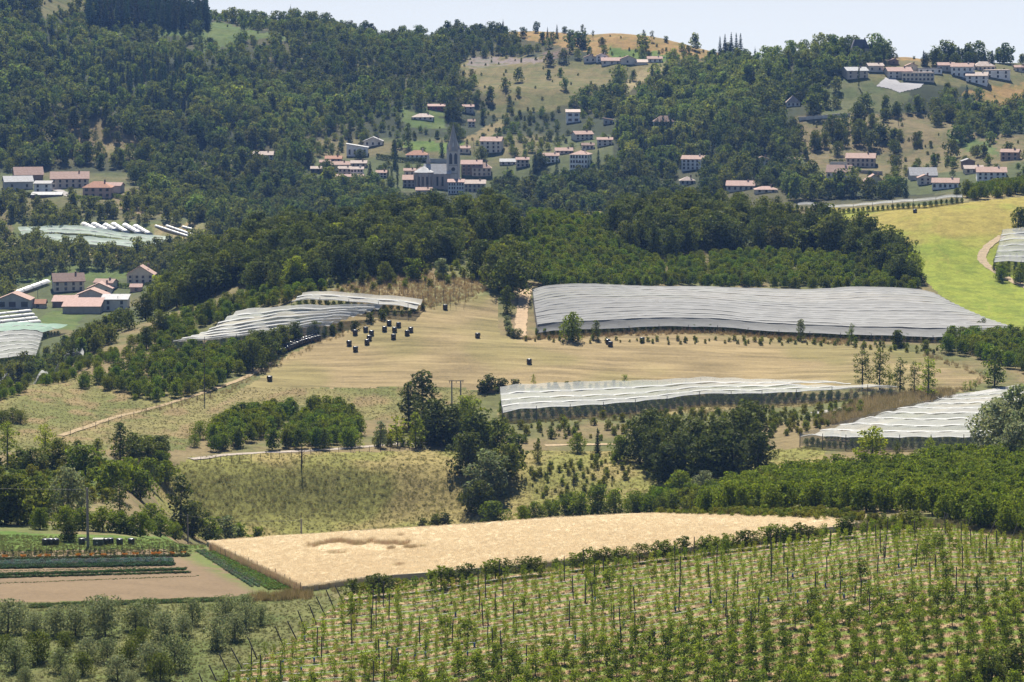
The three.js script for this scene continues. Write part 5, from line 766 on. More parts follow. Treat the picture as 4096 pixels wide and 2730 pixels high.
// skyline and far single trees
[[2330, 152, 56, 'pine', 'wind-shaped pine on the golden hilltop'], [2228, 150, 54, 'fir', 'dark broad conifer on the golden hilltop'], [2190, 150, 44, 'fir', 'pointed conifer next to the broad one on the golden hilltop'], [2258, 132, 26, 'shrub', 'round dark bush on the golden hilltop'], [2105, 138, 26, 'pine', 'small pine at the end of the golden ridge'], [2275, 175, 50, 'pine', 'thin-stemmed pine below the golden hilltop, nearest the dug slope'], [2310, 185, 55, 'pine', 'second thin-stemmed pine below the golden hilltop'], [2340, 165, 45, 'pine', 'pine under the wind-shaped pine'], [2372, 160, 40, 'pine', 'dark spreading pine beside the gold field'], [2332, 195, 40, 'shrub', 'dark bush under the thin-stemmed pines'], [2408, 180, 32, 'oak', 'rounded tree on the edge of the gold field'], [2575, 160, 42, 'pine', 'dark pine on the skyline, first of the pair'], [2608, 165, 44, 'pine', 'broad dark pine on the skyline, second of the pair'], [2665, 168, 24, 'shrub', 'low dark pine tuft on the skyline'], [2596, 236, 32, 'oak', 'small tree beside the isolated white farm house'], [2650, 226, 34, 'pine', 'flat-topped tree on the hilltop field'], [395 * 1 + 1585, 90 + 60, 30, 'oak', 'single tree standing out of the forest skyline'], [1485, 150, 56, 'oak', 'round dark tree standing out of the forest skyline']].forEach(([x, y, h, k, l]) => T(x, y, h, k, l, { d0: 1200, mat: k === 'oak' ? 'dark' : undefined }));
[[2900, 224, 90], [2925, 240, 112], [2945, 232, 102], [2962, 246, 116], [2880, 224, 80]].sort(byX).forEach(([x, y, h], i) => T(x, y, h, 'fir', `tall fir of the dense clump standing on the skyline, ${ord(i)} from the left`, { d0: 1200, group: 'fir clump on the skyline' }));
[[3270, 226, 40], [3300, 226, 46], [3320, 226, 46], [3250, 226, 34], [3350, 228, 42], [3210, 226, 36], [3486, 236, 80], [3508, 238, 70], [3535, 240, 60], [3455, 234, 66]].sort(byX).forEach(([x, y, h], i) => T(x, y, h, 'fir', `small fir on the ridge around the slate-roofed manor, ${ord(i)} from the left`, { d0: 1200, group: 'firs around the manor' }));
[[3780, 250, 76], [3810, 250, 78], [3835, 252, 70], [3862, 252, 74], [3888, 250, 66], [3940, 262, 66], [3970, 262, 62], [3695, 262, 62], [3795, 254, 70], [3850, 254, 60]].sort(byX).forEach(([x, y, h], i) => T(x, y, h, 'fir', `dark dense conifer on the ridge behind the hamlet, ${ord(i)} from the left`, { d0: 1200, group: 'dark conifers behind the hamlet', wide: 1.35 }));
T(3436, 350, 92, 'poplar', 'very thin dark poplar beside the ridge hamlet', { d0: 1200, wide: 0.55 });
[[340, 522, 46, 'oak', 'lone dark tree in the dry forest clearing'], [380, 588, 66, 'pine', 'pair of leaning pines in the dry forest clearing'], [580, 122, 38, 'oak', 'single tree on the green meadow under the spruces'], [840, 200, 50, 'oak', 'dark round tree below the high green meadow']].forEach(([x, y, h, k, l]) => T(x, y, h, k, l, { d0: 1200, mat: 'dark' }));
// village trees
[[1140, 712, 130], [1165, 716, 122], [1566, 744, 85], [1590, 746, 92], [1118, 710, 90], [1552, 744, 70]].sort(byX).forEach(([x, y, h], i) => T(x, y, h, 'poplar', `slim dark poplar among the village roofs, ${ord(i)} from the left`, { d0: 1200, group: 'village poplars', wide: 0.9 }));
[[1480, 742, 100], [1580, 622, 70], [1790, 470, 76], [1815, 475, 72], [1930, 496, 62], [1440, 640, 44], [1810, 510, 60], [1400, 610, 60], [2140, 690, 90], [2160, 670, 60], [2345, 670, 62], [2560, 690, 70], [2960, 690, 80], [3100, 690, 110], [3200, 700, 64], [3060, 760, 60], [2120, 760, 80], [2030, 740, 80]].sort(byX).forEach(([x, y, h], i) => T(x, y, h, x % 3 ? 'fir' : 'oak', `dark evergreen tree in a village garden, ${ord(i)} from the left`, { d0: 1200, group: 'village evergreens', mat: x % 3 ? undefined : 'dark', wide: 1.3, name: 'evergreen_tree' }));
[[1632, 590, 100, 'tall', 'light green tall tree on the village lawn'], [1820, 560, 70, 'oak', 'bright broad tree behind the spire'], [1925, 640, 56, 'oak', 'round green tree below the large pale house'], [1310, 712, 74, 'oak', 'pale green tree before the roof cluster']].forEach(([x, y, h, k, l]) => T(x, y, h, k, l, { d0: 1200 }));
[[3330, 555, 96], [3365, 560, 70], [3440, 555, 80], [3490, 512, 60], [3430, 500, 90], [3260, 600, 80], [3300, 590, 60], [3380, 570, 44], [3475, 558, 40], [3520, 560, 50], [3540, 556, 44], [3600, 556, 40], [3662, 590, 26], [3682, 588, 30], [3724, 588, 26], [3895, 620, 36], [3735, 640, 30], [3350, 620, 56], [3480, 604, 26]].sort(byX).forEach(([x, y, h], i) => T(x, y, h, 'oak', `scattered tree on the brown pasture below the ridge hamlet, ${ord(i)} from the left`, { d0: 1200, group: 'scattered hillside trees', wide: 0.9 }));
[[3870, 790, 72], [3830, 790, 40]].forEach(([x, y, h], i) => T(x, y, h, 'oak', `round tree at the top corner of the lime green field, ${nth[i]} from the straw strip`, { d0: 880 }));
T(4085, 920, 90, 'cherry', 'gnarled fruit tree at the edge of the lime green field', { d0: 800, mat: 'wood', wide: 1.1, name: 'fruit_tree' });
[[335, 1050, 50], [415, 1045, 48], [565, 1040, 36]].forEach(([x, y, h], i) => T(x, y, h, 'cherry', `dome-shaped tree on the straw meadow, ${nth[i]} counted towards the road`, { d0: 1000, name: 'meadow_tree' }));

// ---------------------------------------------------------------- scattered planting: places in view that fit, well apart
function scatter(P, n, gap, d0, d1, ok) {
  let x0 = 1e9, x1 = -1e9, y0 = 1e9, y1 = -1e9; for (const [x, y] of P) { x0 = Math.min(x0, x); x1 = Math.max(x1, x); y0 = Math.min(y0, y); y1 = Math.max(y1, y); }
  const cell = new Map(), out = [], key = (a, b) => a * 100003 + b;
  for (let k = 0; k < n; k++) {
    const px = rr(x0, x1), py = rr(y0, y1); if (!inPoly(P, px, py)) continue;
    const p = pix(px, py, d0, d1); if (!p || (ok && !ok(p, px, py))) continue;
    const gg = typeof gap === 'function' ? gap(p) : gap, i = Math.floor(p.x / gg), j = Math.floor(p.z / gg); let bad = false;
    for (let a = -1; a < 2 && !bad; a++) for (let b = -1; b < 2 && !bad; b++) for (const q of cell.get(key(i + a, j + b)) ?? []) if (Math.hypot(q.x - p.x, q.z - p.z) < gg) { bad = true; break; }
    if (bad) continue; const c = key(i, j); if (!cell.has(c)) cell.set(c, []); cell.get(c).push(p); out.push(p);
  }
  return out;
}
const freeOf = (p, r = 1) => isClear(p.x, -p.z, r);
const nearTree = (p, r) => TREES.some(([x, d, w]) => Math.hypot(x - p.x, d + p.z) < w * r);
const W1 = [[930, 1120], [960, 1020], [1120, 930], [1350, 870], [1600, 850], [1920, 860], [2070, 930], [2050, 1000], [1900, 1010], [1800, 1050], [1650, 1090], [1400, 1110], [1250, 1150], [1000, 1180]];
const W2 = [[2450, 960], [2460, 890], [2600, 870], [2900, 880], [3100, 900], [3260, 930], [3440, 990], [3580, 1060], [3670, 1130], [3600, 1140], [3480, 1060], [3300, 1010], [3000, 1010], [2800, 1010], [2680, 1040], [2560, 1030]];
const W3 = [[470, 1290], [520, 1180], [640, 1120], [780, 1070], [930, 1040], [960, 1110], [880, 1170], [700, 1240], [560, 1290]];
const W4 = [[-200, 1590], [0, 1510], [200, 1440], [340, 1360], [420, 1300], [520, 1290], [520, 1330], [380, 1410], [240, 1480], [0, 1560]];
reseed(31);
const wood = [];
for (const [P, n, gap, d0, lab, gname] of [[W1, 4000, 5.0, 740, 'broadleaf tree of the wood crowning the slope above the dry plot', 'wood above the dry plot'], [W2, 4000, 4.8, 780, 'broadleaf tree of the wood between the cherry rows and the lime green field', 'wood beside the lime green field'], [W3, 2000, 4.5, 740, 'broadleaf tree on the wooded shoulder above the lower farm', 'wooded shoulder above the farm'], [W4, 2500, 3.6, 640, 'bushy tree on the steep edge above the valley nets', 'bushes above the valley nets']])
  for (const p of scatter(P, n, gap, d0, 1000, (p) => freeOf(p, 0) && !nearTree(p, 0.7))) wood.push({ p, lab, gname, h: P === W4 ? rr(3.5, 6) : P === W2 ? rr(7.5, 11.5) : rr(6.6, 10.2) });
wood.sort((a, b) => b.h / -b.p.z - a.h / -a.p.z);
const massBroad = [];
const woodTone = () => { const k = rr(0.75, 1.25), y = rr(0.85, 1.2); return [k * y, k, k * rr(0.75, 1.05)]; };
const zones = new Map(); for (const w of wood) { if (!zones.has(w.gname)) zones.set(w.gname, []); zones.get(w.gname).push(project(w.p.x, w.p.y, w.p.z)); }
wood.forEach((w, i) => { if (i < 280) {
  const kind = rnd() < 0.8 ? 'oak' : 'tall', m = rnd() < 0.04 ? 'light' : rnd() < 0.45 ? 'dark' : 'wood', all = zones.get(w.gname), [px, py] = project(w.p.x, w.p.y, w.p.z), fy = all.filter((q) => q[1] > py).length / all.length, fx = all.filter((q) => q[0] < px).length / all.length;
  const lab = `${m === 'light' ? 'yellow-green' : m === 'dark' ? 'dark' : 'green'} ${w.h > 8.6 ? 'tall' : w.h > 7.4 ? 'middling' : 'small'} ${kind === 'tall' ? 'upright' : 'rounded'} tree, ${fx < 0.2 ? 'left end' : fx < 0.4 ? 'left half' : fx < 0.6 ? 'centre' : fx < 0.8 ? 'right half' : 'right end'}, ${fy < 0.33 ? 'front' : fy < 0.66 ? 'middle' : 'back'} of the ${w.gname}`;
  tree('woodland_tree', kind, w.p, w.h, lab, w.gname, { mat: LM[m], wide: rr(0.9, 1.2) }); } else massBroad.push({ p: w.p, s: w.h / 10, c: woodTone() }); });
console.log('wood', wood.length);
// cherry orchards
const CH = [
  [[[1950, 1010], [2060, 960], [2300, 940], [2420, 960], [2600, 1060], [3000, 1030], [3350, 1040], [3700, 1140], [3640, 1170], [2800, 1150], [2200, 1160], [2130, 1110], [1960, 1070]], 2.75, 760, 'cherry tree in the rows between the wood and the large grey net', 'cherry rows above the grey net', 0.88],
  [[[2080, 930], [2130, 880], [2350, 860], [2430, 900], [2360, 960], [2100, 960]], 4.2, 780, 'cherry tree on the bare knoll between the two woods', 'cherry trees on the knoll', 1],
  [[[640, 1320], [900, 1220], [1100, 1150], [1330, 1150], [1150, 1210], [950, 1270], [820, 1310], [700, 1360]], 3.2, 700, 'cherry tree in the strip above the cream nets', 'cherry strip above the cream nets', 0.82],
  [[[-200, 1640], [0, 1570], [330, 1450], [560, 1370], [780, 1330], [900, 1370], [700, 1400], [480, 1440], [300, 1520], [0, 1600], [-200, 1660]], 2.4, 600, 'low tree of the fruit hedge running down the west spur', 'fruit hedge on the west spur', 0.62],
  [[[310, 1550], [600, 1450], [700, 1420], [1000, 1400], [990, 1480], [870, 1560], [650, 1610], [450, 1570]], 3.3, 580, 'cherry tree of the dense block above the hay meadow', 'cherry block above the hay meadow', 0.88],
  [[[840, 1810], [870, 1710], [1160, 1640], [1190, 1680], [960, 1790]], 2.9, 540, 'upright fruit tree in the rows above the path', 'fruit rows above the path', 0.95],
  [[[1090, 1800], [1230, 1690], [1260, 1650], [1390, 1660], [1440, 1740], [1400, 1790]], 3.0, 540, 'cherry tree in the block beside the two-headed tree', 'cherry block beside the two-headed tree', 1],
  [[[2500, 2050], [2800, 2000], [3250, 1930], [3800, 1880], [4250, 1840], [4250, 2180], [4000, 2140], [3850, 2105], [3700, 2060], [3300, 2045], [2900, 2055], [2600, 2066]], 3.0, 352, 'cherry tree of the broad orchard behind the wheat', 'cherry orchard behind the wheat', 1],
  [[[3780, 1410], [3810, 1365], [4250, 1350], [4250, 1540], [4100, 1500], [3980, 1450]], 3.2, 620, 'cherry tree of the orchard under the end of the grey net', 'cherry orchard by the grey net end', 1],
  [[[3975, 1130], [4000, 1080], [4250, 1090], [4250, 1160], [4100, 1140]], 3.4, 760, 'fruit tree on the grass under the bright white net', 'fruit trees under the bright net', 0.9],
  [[[3860, 790], [4000, 760], [4250, 740], [4250, 765], [3900, 800]], 3.0, 900, 'fruit tree on the crest above the straw strip', 'fruit trees on the crest', 1],
];
reseed(77);
const cherries = [];
for (const [P, gap, d0, lab, gname, k] of CH) for (const p of scatter(P, 6000, gap, d0, 1000, (p) => freeOf(p, 0) && !nearTree(p, 0.5))) cherries.push({ p, lab, gname, h: rr(3.4, 4.5) * k });
cherries.sort((a, b) => b.h / -b.p.z - a.h / -a.p.z);
const massCherry = [];
const lines = new Map(); cherries.slice(0, 295).sort((a, b) => a.p.x / a.p.z - b.p.x / b.p.z).reverse().forEach((c) => { const near = lines.get(c.gname + '0') ?? Math.min(...cherries.slice(0, 295).filter((q) => q.gname === c.gname).map((q) => -q.p.z)); lines.set(c.gname + '0', near); c.line = Math.floor((-c.p.z - near) / 8); const key = c.gname + '/' + c.line; c.n = lines.get(key) ?? 0; lines.set(key, c.n + 1); });
cherries.forEach((c, i) => { if (i < 295) tree('cherry_tree', 'cherry', c.p, c.h, `fruit tree ${ord(c.n)} from left in ${ord(c.line)} line, ${c.gname}`, c.gname, { mat: LM.cherry, wide: rr(0.85, 1.1) }); else massCherry.push({ p: c.p, s: c.h / 4, c: woodTone() }); });
console.log('cherries', cherries.length);
massOf('orchard_tree_mass', 'further cherry trees of the orchards on the slope', 'trees', FAR.cherry, LM.cherry[0], massCherry);
massOf('covered_orchard_row', 'fruit trees standing in rows under the nets', 'trees', FAR.cherry, LM.cherry[1], UNDER);
// far woods on the hills
reseed(9);
const OPEN = TINT.filter((t) => t[0][0] >= 1000 && t[0][1] === 2200).map((t) => t[1]);
const FIRS = [[[120, 190], [330, 240], [560, 250], [790, 260], [800, 420], [700, 490], [560, 460], [440, 410], [300, 340]], [[350, 118], [830, 122], [825, 60], [820, -50], [350, -50]], [[-300, 80], [140, 80], [140, -100], [-300, -100]], [[2440, 570], [2550, 500], [2730, 500], [2790, 600], [2620, 660]]];
const FW = [[-900, 690], [0, 690], [200, 665], [480, 680], [540, 740], [650, 830], [800, 880], [900, 980], [1100, 960], [1300, 880], [1500, 840], [1700, 860], [2000, 880], [2400, 860], [2900, 800], [3200, 800], [3600, 800], [4100, 760], [4900, 740], [4900, 200], [3000, 180], [2800, 150], [2000, 80], [1200, 60], [830, 60], [600, -150], [-900, -150]];
const LAWNISH = [[[1220, 560], [1600, 430], [2050, 420], [2480, 470], [2480, 700], [2100, 770], [1300, 740]], [[3250, 640], [4096, 640], [4096, 760], [3250, 760]]];
const fb = [], ff = [];
for (const P of FIRS) for (const p of scatter(P, 9000, 4.2, 1180, 2050, (p) => freeOf(p, 2))) { const [px, py] = project(p.x, p.y, p.z); ff.push({ p, s: rr(0.8, 1.2) * (P === FIRS[1] ? 1.35 : 0.7), w: rr(0.7, 0.95), c: [1, 1, 1].map(() => rr(0.75, 1.25)) }); }
for (const p of scatter(FW, 120000, (p) => 5.2, 1180, 2050, (p, px, py) => {
  if (!freeOf(p, 2)) return false;
  if (FIRS.some((P) => inPoly(P, px, py))) return rnd() < 0.1;
  if (OPEN.some((P) => inPoly(P, px, py))) return rnd() < 0.012;
  if (OPEN.some((P) => inPoly(P, px, py - 20) || inPoly(P, px, py - 40) || inPoly(P, px, py - 60))) return rnd() < 0.1;
  if (LAWNISH.some((P) => inPoly(P, px, py))) return rnd() < 0.3;
  return true; })) {
  const [px, py] = project(p.x, p.y, p.z), fir = rnd() < 0.04 && fbm(p.x / 60, p.z / 60, 2) > 0.5;
  const m = fbm(p.x / 90 + 20, p.z / 90, 3), tall = p.z < -1700 ? 0.85 : 1;
  if (fir) ff.push({ p, s: rr(0.8, 1.25) * (inPoly(FIRS[1], px, py) ? 1.5 : 0.78), w: rr(0.7, 1), c: [1, 1, 1].map(() => rr(0.8, 1.2)) });
  else { const k = rr(0.65, 1.3) * (0.45 + 1.45 * m), y = rr(0.82, 1.12), sm = LAWNISH.some((P) => inPoly(P, px, py)) ? 0.5 : 1; fb.push({ p, s: (rnd() < 0.12 ? rr(1.0, 1.3) : rr(0.45, 0.98)) * tall * sm, w: rr(0.85, 1.2), c: [k * y, k, k * rr(0.7, 1.25)] }); }
}
for (const p of scatter([[-300, 1240], [0, 1240], [200, 1100], [520, 1080], [760, 1120], [860, 1000], [860, 900], [700, 800], [500, 780], [0, 780], [-300, 780]], 14000, (p) => 4.6, 980, 1500, (p, px, py) => freeOf(p, 1) && (px > 700 || rnd() < (fbm(p.x / 24 + 4, p.z / 24, 2) > 0.5 ? 0.85 : 0.06)))) { const k = rr(0.8, 1.4); fb.push({ p, s: rr(0.35, 0.9), c: [k * 1.1, k, k * 0.9] }); }
console.log('far', fb.length, ff.length);
massOf('far_woodland', 'broadleaf forest covering the far hillsides', 'forest', FAR.broad, LM.far[0], fb.concat(massBroad));
massOf('conifer_plantation', 'dark conifers planted in bands on the far hillside', 'forest', FAR.fir, LM.farfir[0], ff);
// rough bushes over the open slopes
reseed(13);
const bushes = [];
for (const P of OPEN) for (const p of scatter(P, 60, 9, 1180, 2050, (p) => freeOf(p, 1))) bushes.push({ p, s: rr(0.4, 0.9), c: woodTone() });
for (const [P, n, gap, d0, d1, s] of [[[[2080, 1900], [2480, 1810], [2560, 1900], [2200, 2060]], 160, 1.9, 480, 640, [0.2, 0.7]], [[[2000, 1700], [2600, 1660], [3150, 1640], [3150, 1700], [2500, 1760], [2000, 1780]], 110, 2.2, 540, 700, [0.2, 0.9]], [[[3050, 1680], [3350, 1620], [3500, 1640], [3250, 1740], [3080, 1760]], 100, 2.0, 520, 700, [0.35, 0.8]], [[[-200, 1870], [430, 1860], [440, 2010], [-200, 2060]], 500, 2.2, 440, 620, [0.4, 0.9]], [[[700, 1300], [2000, 860], [2450, 880], [2100, 1140], [1900, 1130], [1300, 1190]], 900, 3.4, 700, 940, [0.5, 1.1]], [[[1960, 1560], [2500, 1540], [2500, 1552], [1960, 1576]], 80, 1.6, 600, 720, [0.3, 0.6]], [[[2100, 1358], [3400, 1362], [3750, 1400], [3750, 1425], [3300, 1385], [2100, 1372]], 400, 2.0, 600, 800, [0.25, 0.6]], [[[1480, 1750], [1900, 1690], [2000, 1800], [1500, 1790]], 300, 2.0, 540, 680, [0.4, 0.9]], [[[2600, 2070], [3300, 2060], [3700, 2110], [3500, 2130], [3200, 2095], [2700, 2078]], 900, 0.9, 380, 440, [0.3, 0.65]], [[[500, 1000], [860, 980], [960, 1040], [700, 1100], [480, 1110]], 200, 4, 980, 1300, [0.6, 1.6]]]) for (const p of scatter(P, n * 3, gap, d0, d1, (p) => freeOf(p, 0))) bushes.push({ p, s: rr(...s), c: woodTone().map((v) => v * 1.2) });
massOf('scrub', 'low scrub and brambles on the rough slopes', 'scrub', FAR.shrub, LM.wood[1], bushes);
// ---------------------------------------------------------------- wrapped bales
const wrapM = new THREE.MeshPhysicalMaterial({ color: L(0.012, 0.012, 0.016), roughness: 0.34, clearcoat: 0.5, clearcoatRoughness: 0.22 });
function baleGeo(sd) { reseed(sd); const pr = [[0, 1.2], [0.4, 1.21], [0.54, 1.19], [0.62, 1.1], [0.645, 0.85], [0.63, 0.6], [0.645, 0.3], [0.62, 0.1], [0.54, 0.01], [0, 0]].reverse().map(([x, y]) => new THREE.Vector2(x, y)), g = new THREE.LatheGeometry(pr, 18), a = g.attributes.position; for (let i = 0; i < a.count; i++) { const x = a.getX(i), y = a.getY(i), z = a.getZ(i), f = 1 + 0.06 * (vnoise(Math.atan2(z, x) * 4 + sd, y * 5) - 0.5); a.setXYZ(i, x * f, y + 0.05 * (vnoise(x * 4 + sd, z * 4) - 0.5), z * f); } g.computeVertexNormals(); return g; }
const baleG = [1, 2, 3].map(baleGeo), wrapEnd = (() => { const g = new THREE.CylinderGeometry(0.45, 0.5, 0.02, 14); g.translate(0, 1.205, 0); return g; })();
const tailG = box(0.3, 0.5, 0.03, 0.2, 0.8, 0.63);
reseed(3);
function bale(px, py, label, gname, d0 = 600, s = 1) { const p = pix(px, py, d0); if (!p) return; const g = group('wrapped_bale', p, rnd() * 6.28); g.scale.setScalar(s * 1.02); mesh('wrap', baleG[Math.floor(rnd() * 3)], wrapM, g); mesh('film_tail', tailG, wrapM, g); tag(g, label, 'bale', gname); }
const ZB = (zx, zy) => [1000 + zx / 2.139, 1200 + zy / 2.139];
[[1190, 216], [1271, 233], [989, 272], [1039, 302], [1150, 268], [1236, 273], [1375, 274], [1344, 302], [899, 298], [1227, 334], [1019, 345], [1000, 380], [848, 390], [902, 440]].sort(byX).forEach(([x, y], i) => bale(...ZB(x, y), `black wrapped bale of the loose cluster in the stubble, ${ord(i)} from the left`, 'loose bale cluster'));
bale(...ZB(1670, 80), 'black bale at the top of the stubble below the dry plot', 'black wrapped bales'); bale(...ZB(1947, 324), 'black bale alone near the short hedge', 'black wrapped bales'); bale(...ZB(168, 695), 'black bale at the lowest tip of the stubble field', 'black wrapped bales');
bale(2117, 1456, 'black bale alone in the middle of the stubble', 'black wrapped bales'); bale(2432, 1376, 'rear bale of the touching pair under the grey net', 'black wrapped bales'); bale(2442, 1386, 'front bale of the touching pair under the grey net', 'black wrapped bales'); bale(2569, 1369, 'single black bale to the road side of the touching pair', 'black wrapped bales'); bale(3661, 852, 'black bale alone in the lime green field', 'black wrapped bales', 800);
for (let i = 0; i < 13; i++) { const t = i / 12, x = 1128 + 146 * t, y = 1415 - 54 * t - 6 * Math.sin(t * 3.1); bale(x, y, `shiny black bale of the curved row by the hedge, front line, ${ord(i)} from below`, 'curved bale row', 600, 1.0); bale(x - 12, y - 5, `shiny black bale of the curved row by the hedge, rear line, ${ord(i)} from below`, 'curved bale row', 600, 1.05); }
[[180, 2182], [202, 2181], [222, 2181], [326, 2180], [424, 2180], [440, 2179], [478, 2181], [524, 2180]].forEach(([x, y], i) => bale(x, y, `black bale lying behind the vegetable garden, ${ord(i)} from the left`, 'bales behind the garden', 340, 0.72));
{ const p = pix(392, 2184, 340), g = group('water_tank', p); mesh('body', box(1.35, 0.9, 1.1, 0, 0.45, 0), std(L(0.1, 0.11, 0.07), 0.7), g); mesh('lid', box(1.42, 0.08, 1.16, 0, 0.94, 0), std(L(0.2, 0.21, 0.17), 0.6), g); mesh('sticker', box(0.25, 0.2, 0.02, -0.1, 0.5, 0.56), std(L(0.6, 0.6, 0.55), 0.6), g); tag(g, 'olive green water tank beside the lying bales', 'tank'); }
// ---------------------------------------------------------------- poles
const concM = new THREE.MeshStandardMaterial({ color: L(0.34, 0.33, 0.31), roughness: 0.95, map: texStain }), woodM = new THREE.MeshStandardMaterial({ color: L(0.14, 0.12, 0.10), roughness: 0.95, map: texStain }), wireM = std(L(0.08, 0.08, 0.09), 0.6), insM = std(L(0.25, 0.2, 0.18), 0.4);
function pole(px, py, hpx, label, o = {}) {
  const p = pix(px, py, o.d0 ?? 0), h = hpx / pxm(p), r = o.r ?? 0.16, g = group('utility_pole', p);
  if (o.conc) { const q = new THREE.CylinderGeometry(r * 0.62, r, h + 0.5, 4); q.rotateY(Math.PI / 4 + 0.3); q.translate(0, h / 2 - 0.25, 0); mesh('shaft', flat(q), concM, g); } else { const q = new THREE.CylinderGeometry(r * 0.7, r, h + 0.5, 8); q.translate(0, h / 2 - 0.25, 0); mesh('shaft', q, o.grey ? concM : woodM, g); }
  if (o.arm) { mesh('cross_arm', box(o.arm, 0.12, 0.12, 0, h - 0.1, 0), woodM, g); for (const x of [-0.42, 0, 0.42]) mesh('insulator', new THREE.CylinderGeometry(0.06, 0.08, 0.35, 6).translate(x * o.arm, h + 0.1, 0), insM, g); }
  if (o.box) mesh('meter_box', box(0.3, 0.45, 0.2, -0.2, 1.2, 0.3), concM, g);
  tag(g, label, 'pole'); return { p, h };
}
const P1 = pole(351, 2192, 246, 'tall square concrete pole behind the vegetable garden', { conc: 1, r: 0.26, box: 1, d0: 340 }), P2 = pole(751, 2172, 116, 'shorter grey pole beside the leaning dark tree', { grey: 1, r: 0.14, d0: 340 }), P3 = pole(1205, 2158, 84, 'grey pole behind the wheat, before the pasture', { grey: 1, r: 0.15, d0: 400 }); pole(1401, 2146, 24, 'short grey pole stub behind the wheat', { grey: 1, r: 0.14, d0: 400 });
pole(818, 1602, 205, 'thin leaning pole in the hay meadow below the cherry block', { r: 0.12, arm: 1.4, d0: 560 }); pole(1207, 1836, 60, 'wooden pole at the path with its shadow on the pasture', { r: 0.14, d0: 520 });
{ // twin-pole mast
  const p = pix(1825, 1625, 560), k = pxm(p), g = group('twin_pole_mast', p), h = 105 / k, w = 36 / k; tag(g, 'twin-pole electricity mast with one cross bar beside the two-headed tree', 'mast');
  for (const s of [-1, 1]) mesh('shaft', new THREE.CylinderGeometry(0.14, 0.18, h + 0.5, 8).translate(s * w / 2, h / 2 - 0.25, 0), concM, g);
  mesh('cross_bar', box(w * 1.7, 0.16, 0.16, 0, h - 0.15, 0), woodM, g); for (const x of [-0.75, 0, 0.75]) mesh('insulator', new THREE.CylinderGeometry(0.06, 0.09, 0.45, 6).translate(x * w, h - 0.45, 0), insM, g);
}
[[3420, 720, 60, 'thin grey pole beside the white house with a broad roof'], [4088, 300, 48, 'lattice-coloured pole at the end of the ridge'], [1895, 590, 40, 'pole on the slope behind the church'], [150, 1200, 46, 'pole in the lower farm yard'], [530, 1140, 40, 'pole before the glazed veranda']].forEach(([x, y, h, l]) => pole(x, y, h, l, { grey: 1, r: 0.13, d0: 950 }));
function wire(a, b, sag, label) { const m = a.clone().lerp(b, 0.5); m.y -= sag; const c = new THREE.QuadraticBezierCurve3(a, m, b); tag(top('overhead_wire', new THREE.TubeGeometry(c, 24, 0.016, 4), wireM), label, 'wire', 'overhead wires'); }
const headOf = ({ p, h }) => p.clone().add(new THREE.Vector3(0, h - 0.2, 0));
wire(headOf(P1), headOf(P2), 1.2, 'wire between the concrete pole and the shorter grey pole'); wire(headOf(P2), headOf(P3), 1.0, 'wire between the two grey poles'); wire(headOf(P1), headOf(P1).add(new THREE.Vector3(-40, 1, -6)), 1.2, 'wire leaving the concrete pole away from the wheat');

// ---------------------------------------------------------------- fences
const stakeG = new THREE.CylinderGeometry(0.05, 0.06, 1, 6); stakeG.translate(0, 0.5, 0);
const stake = (p, h, label, gname, lean = 0, az = 0, r = 1, name = 'fence_post', m = postM) => { const o = mesh(numbered(name), stakeG, m); o.position.copy(p); o.position.y -= 0.15; o.scale.set(r, h + 0.15, r); o.rotation.set(0, az, lean); scene.add(o); tag(o, label, 'post', gname); return o; };
reseed(21);
[[843, 2196], [882, 2208], [902, 2216], [940, 2228], [996, 2250], [1007, 2256], [1028, 2266], [1050, 2276], [1076, 2288], [1100, 2300], [1138, 2318], [1160, 2332], [1186, 2346], [1204, 2356]].forEach(([x, y], i) => stake(pix(x, y + 16, 320), rr(0.95, 1.35), `brown fence post between wheat and garden, ${ord(i)} from the far end`, 'wheat fence posts', rr(-0.05, 0.08), 0, 0.9));
for (let i = 0; i < 26; i++) { const t = i / 25, p = pix(800 + 1000 * t + rr(-6, 6), 1850 - 62 * t + 4 * Math.sin(t * 9), 500); stake(p, rr(1.0, 1.3), `thin post of the fence along the path, ${ord(i)} from the left`, 'path fence posts', rr(-0.06, 0.06)); }
for (let i = 0; i < 12; i++) { const t = i / 11, p = pix(280 + 560 * t, 1738 - 150 * t, 540); stake(p, rr(1.0, 1.3), `fence post beside the track through the hay meadow, ${ord(i)} from the left`, 'track fence posts', rr(-0.06, 0.06)); }
for (let i = 0; i < 10; i++) { const t = i / 9, p = pix(2340 + 520 * t, 1552 - 18 * t, 620); stake(p, rr(1.2, 1.6), `post on the stubble edge above the long white net, ${ord(i)} from the left`, 'stubble edge posts', rr(-0.06, 0.06)); }
// bare posts of the dry plot
for (let r = 0; r < 5; r++) for (let c = 0; c < 15; c++) { const x = 1350 + r * 34 + c * (39 - r * 3.2) + rr(-5, 5), y = 1152 - 11 * Math.sin(c / 14 * 2.6) + r * 16 + c * r * 0.5 + rr(-2, 2); if (x > 1925) continue; const p = pix(x, y, 700, 900); if (p) stake(p, rr(2.1, 2.9), `bare post in the dry straw plot, ${ord(r)} line from the wood, ${ord(c)} from the left`, 'bare posts of the dry plot', rr(-0.07, 0.07), 0, 0.85, 'orchard_post'); }

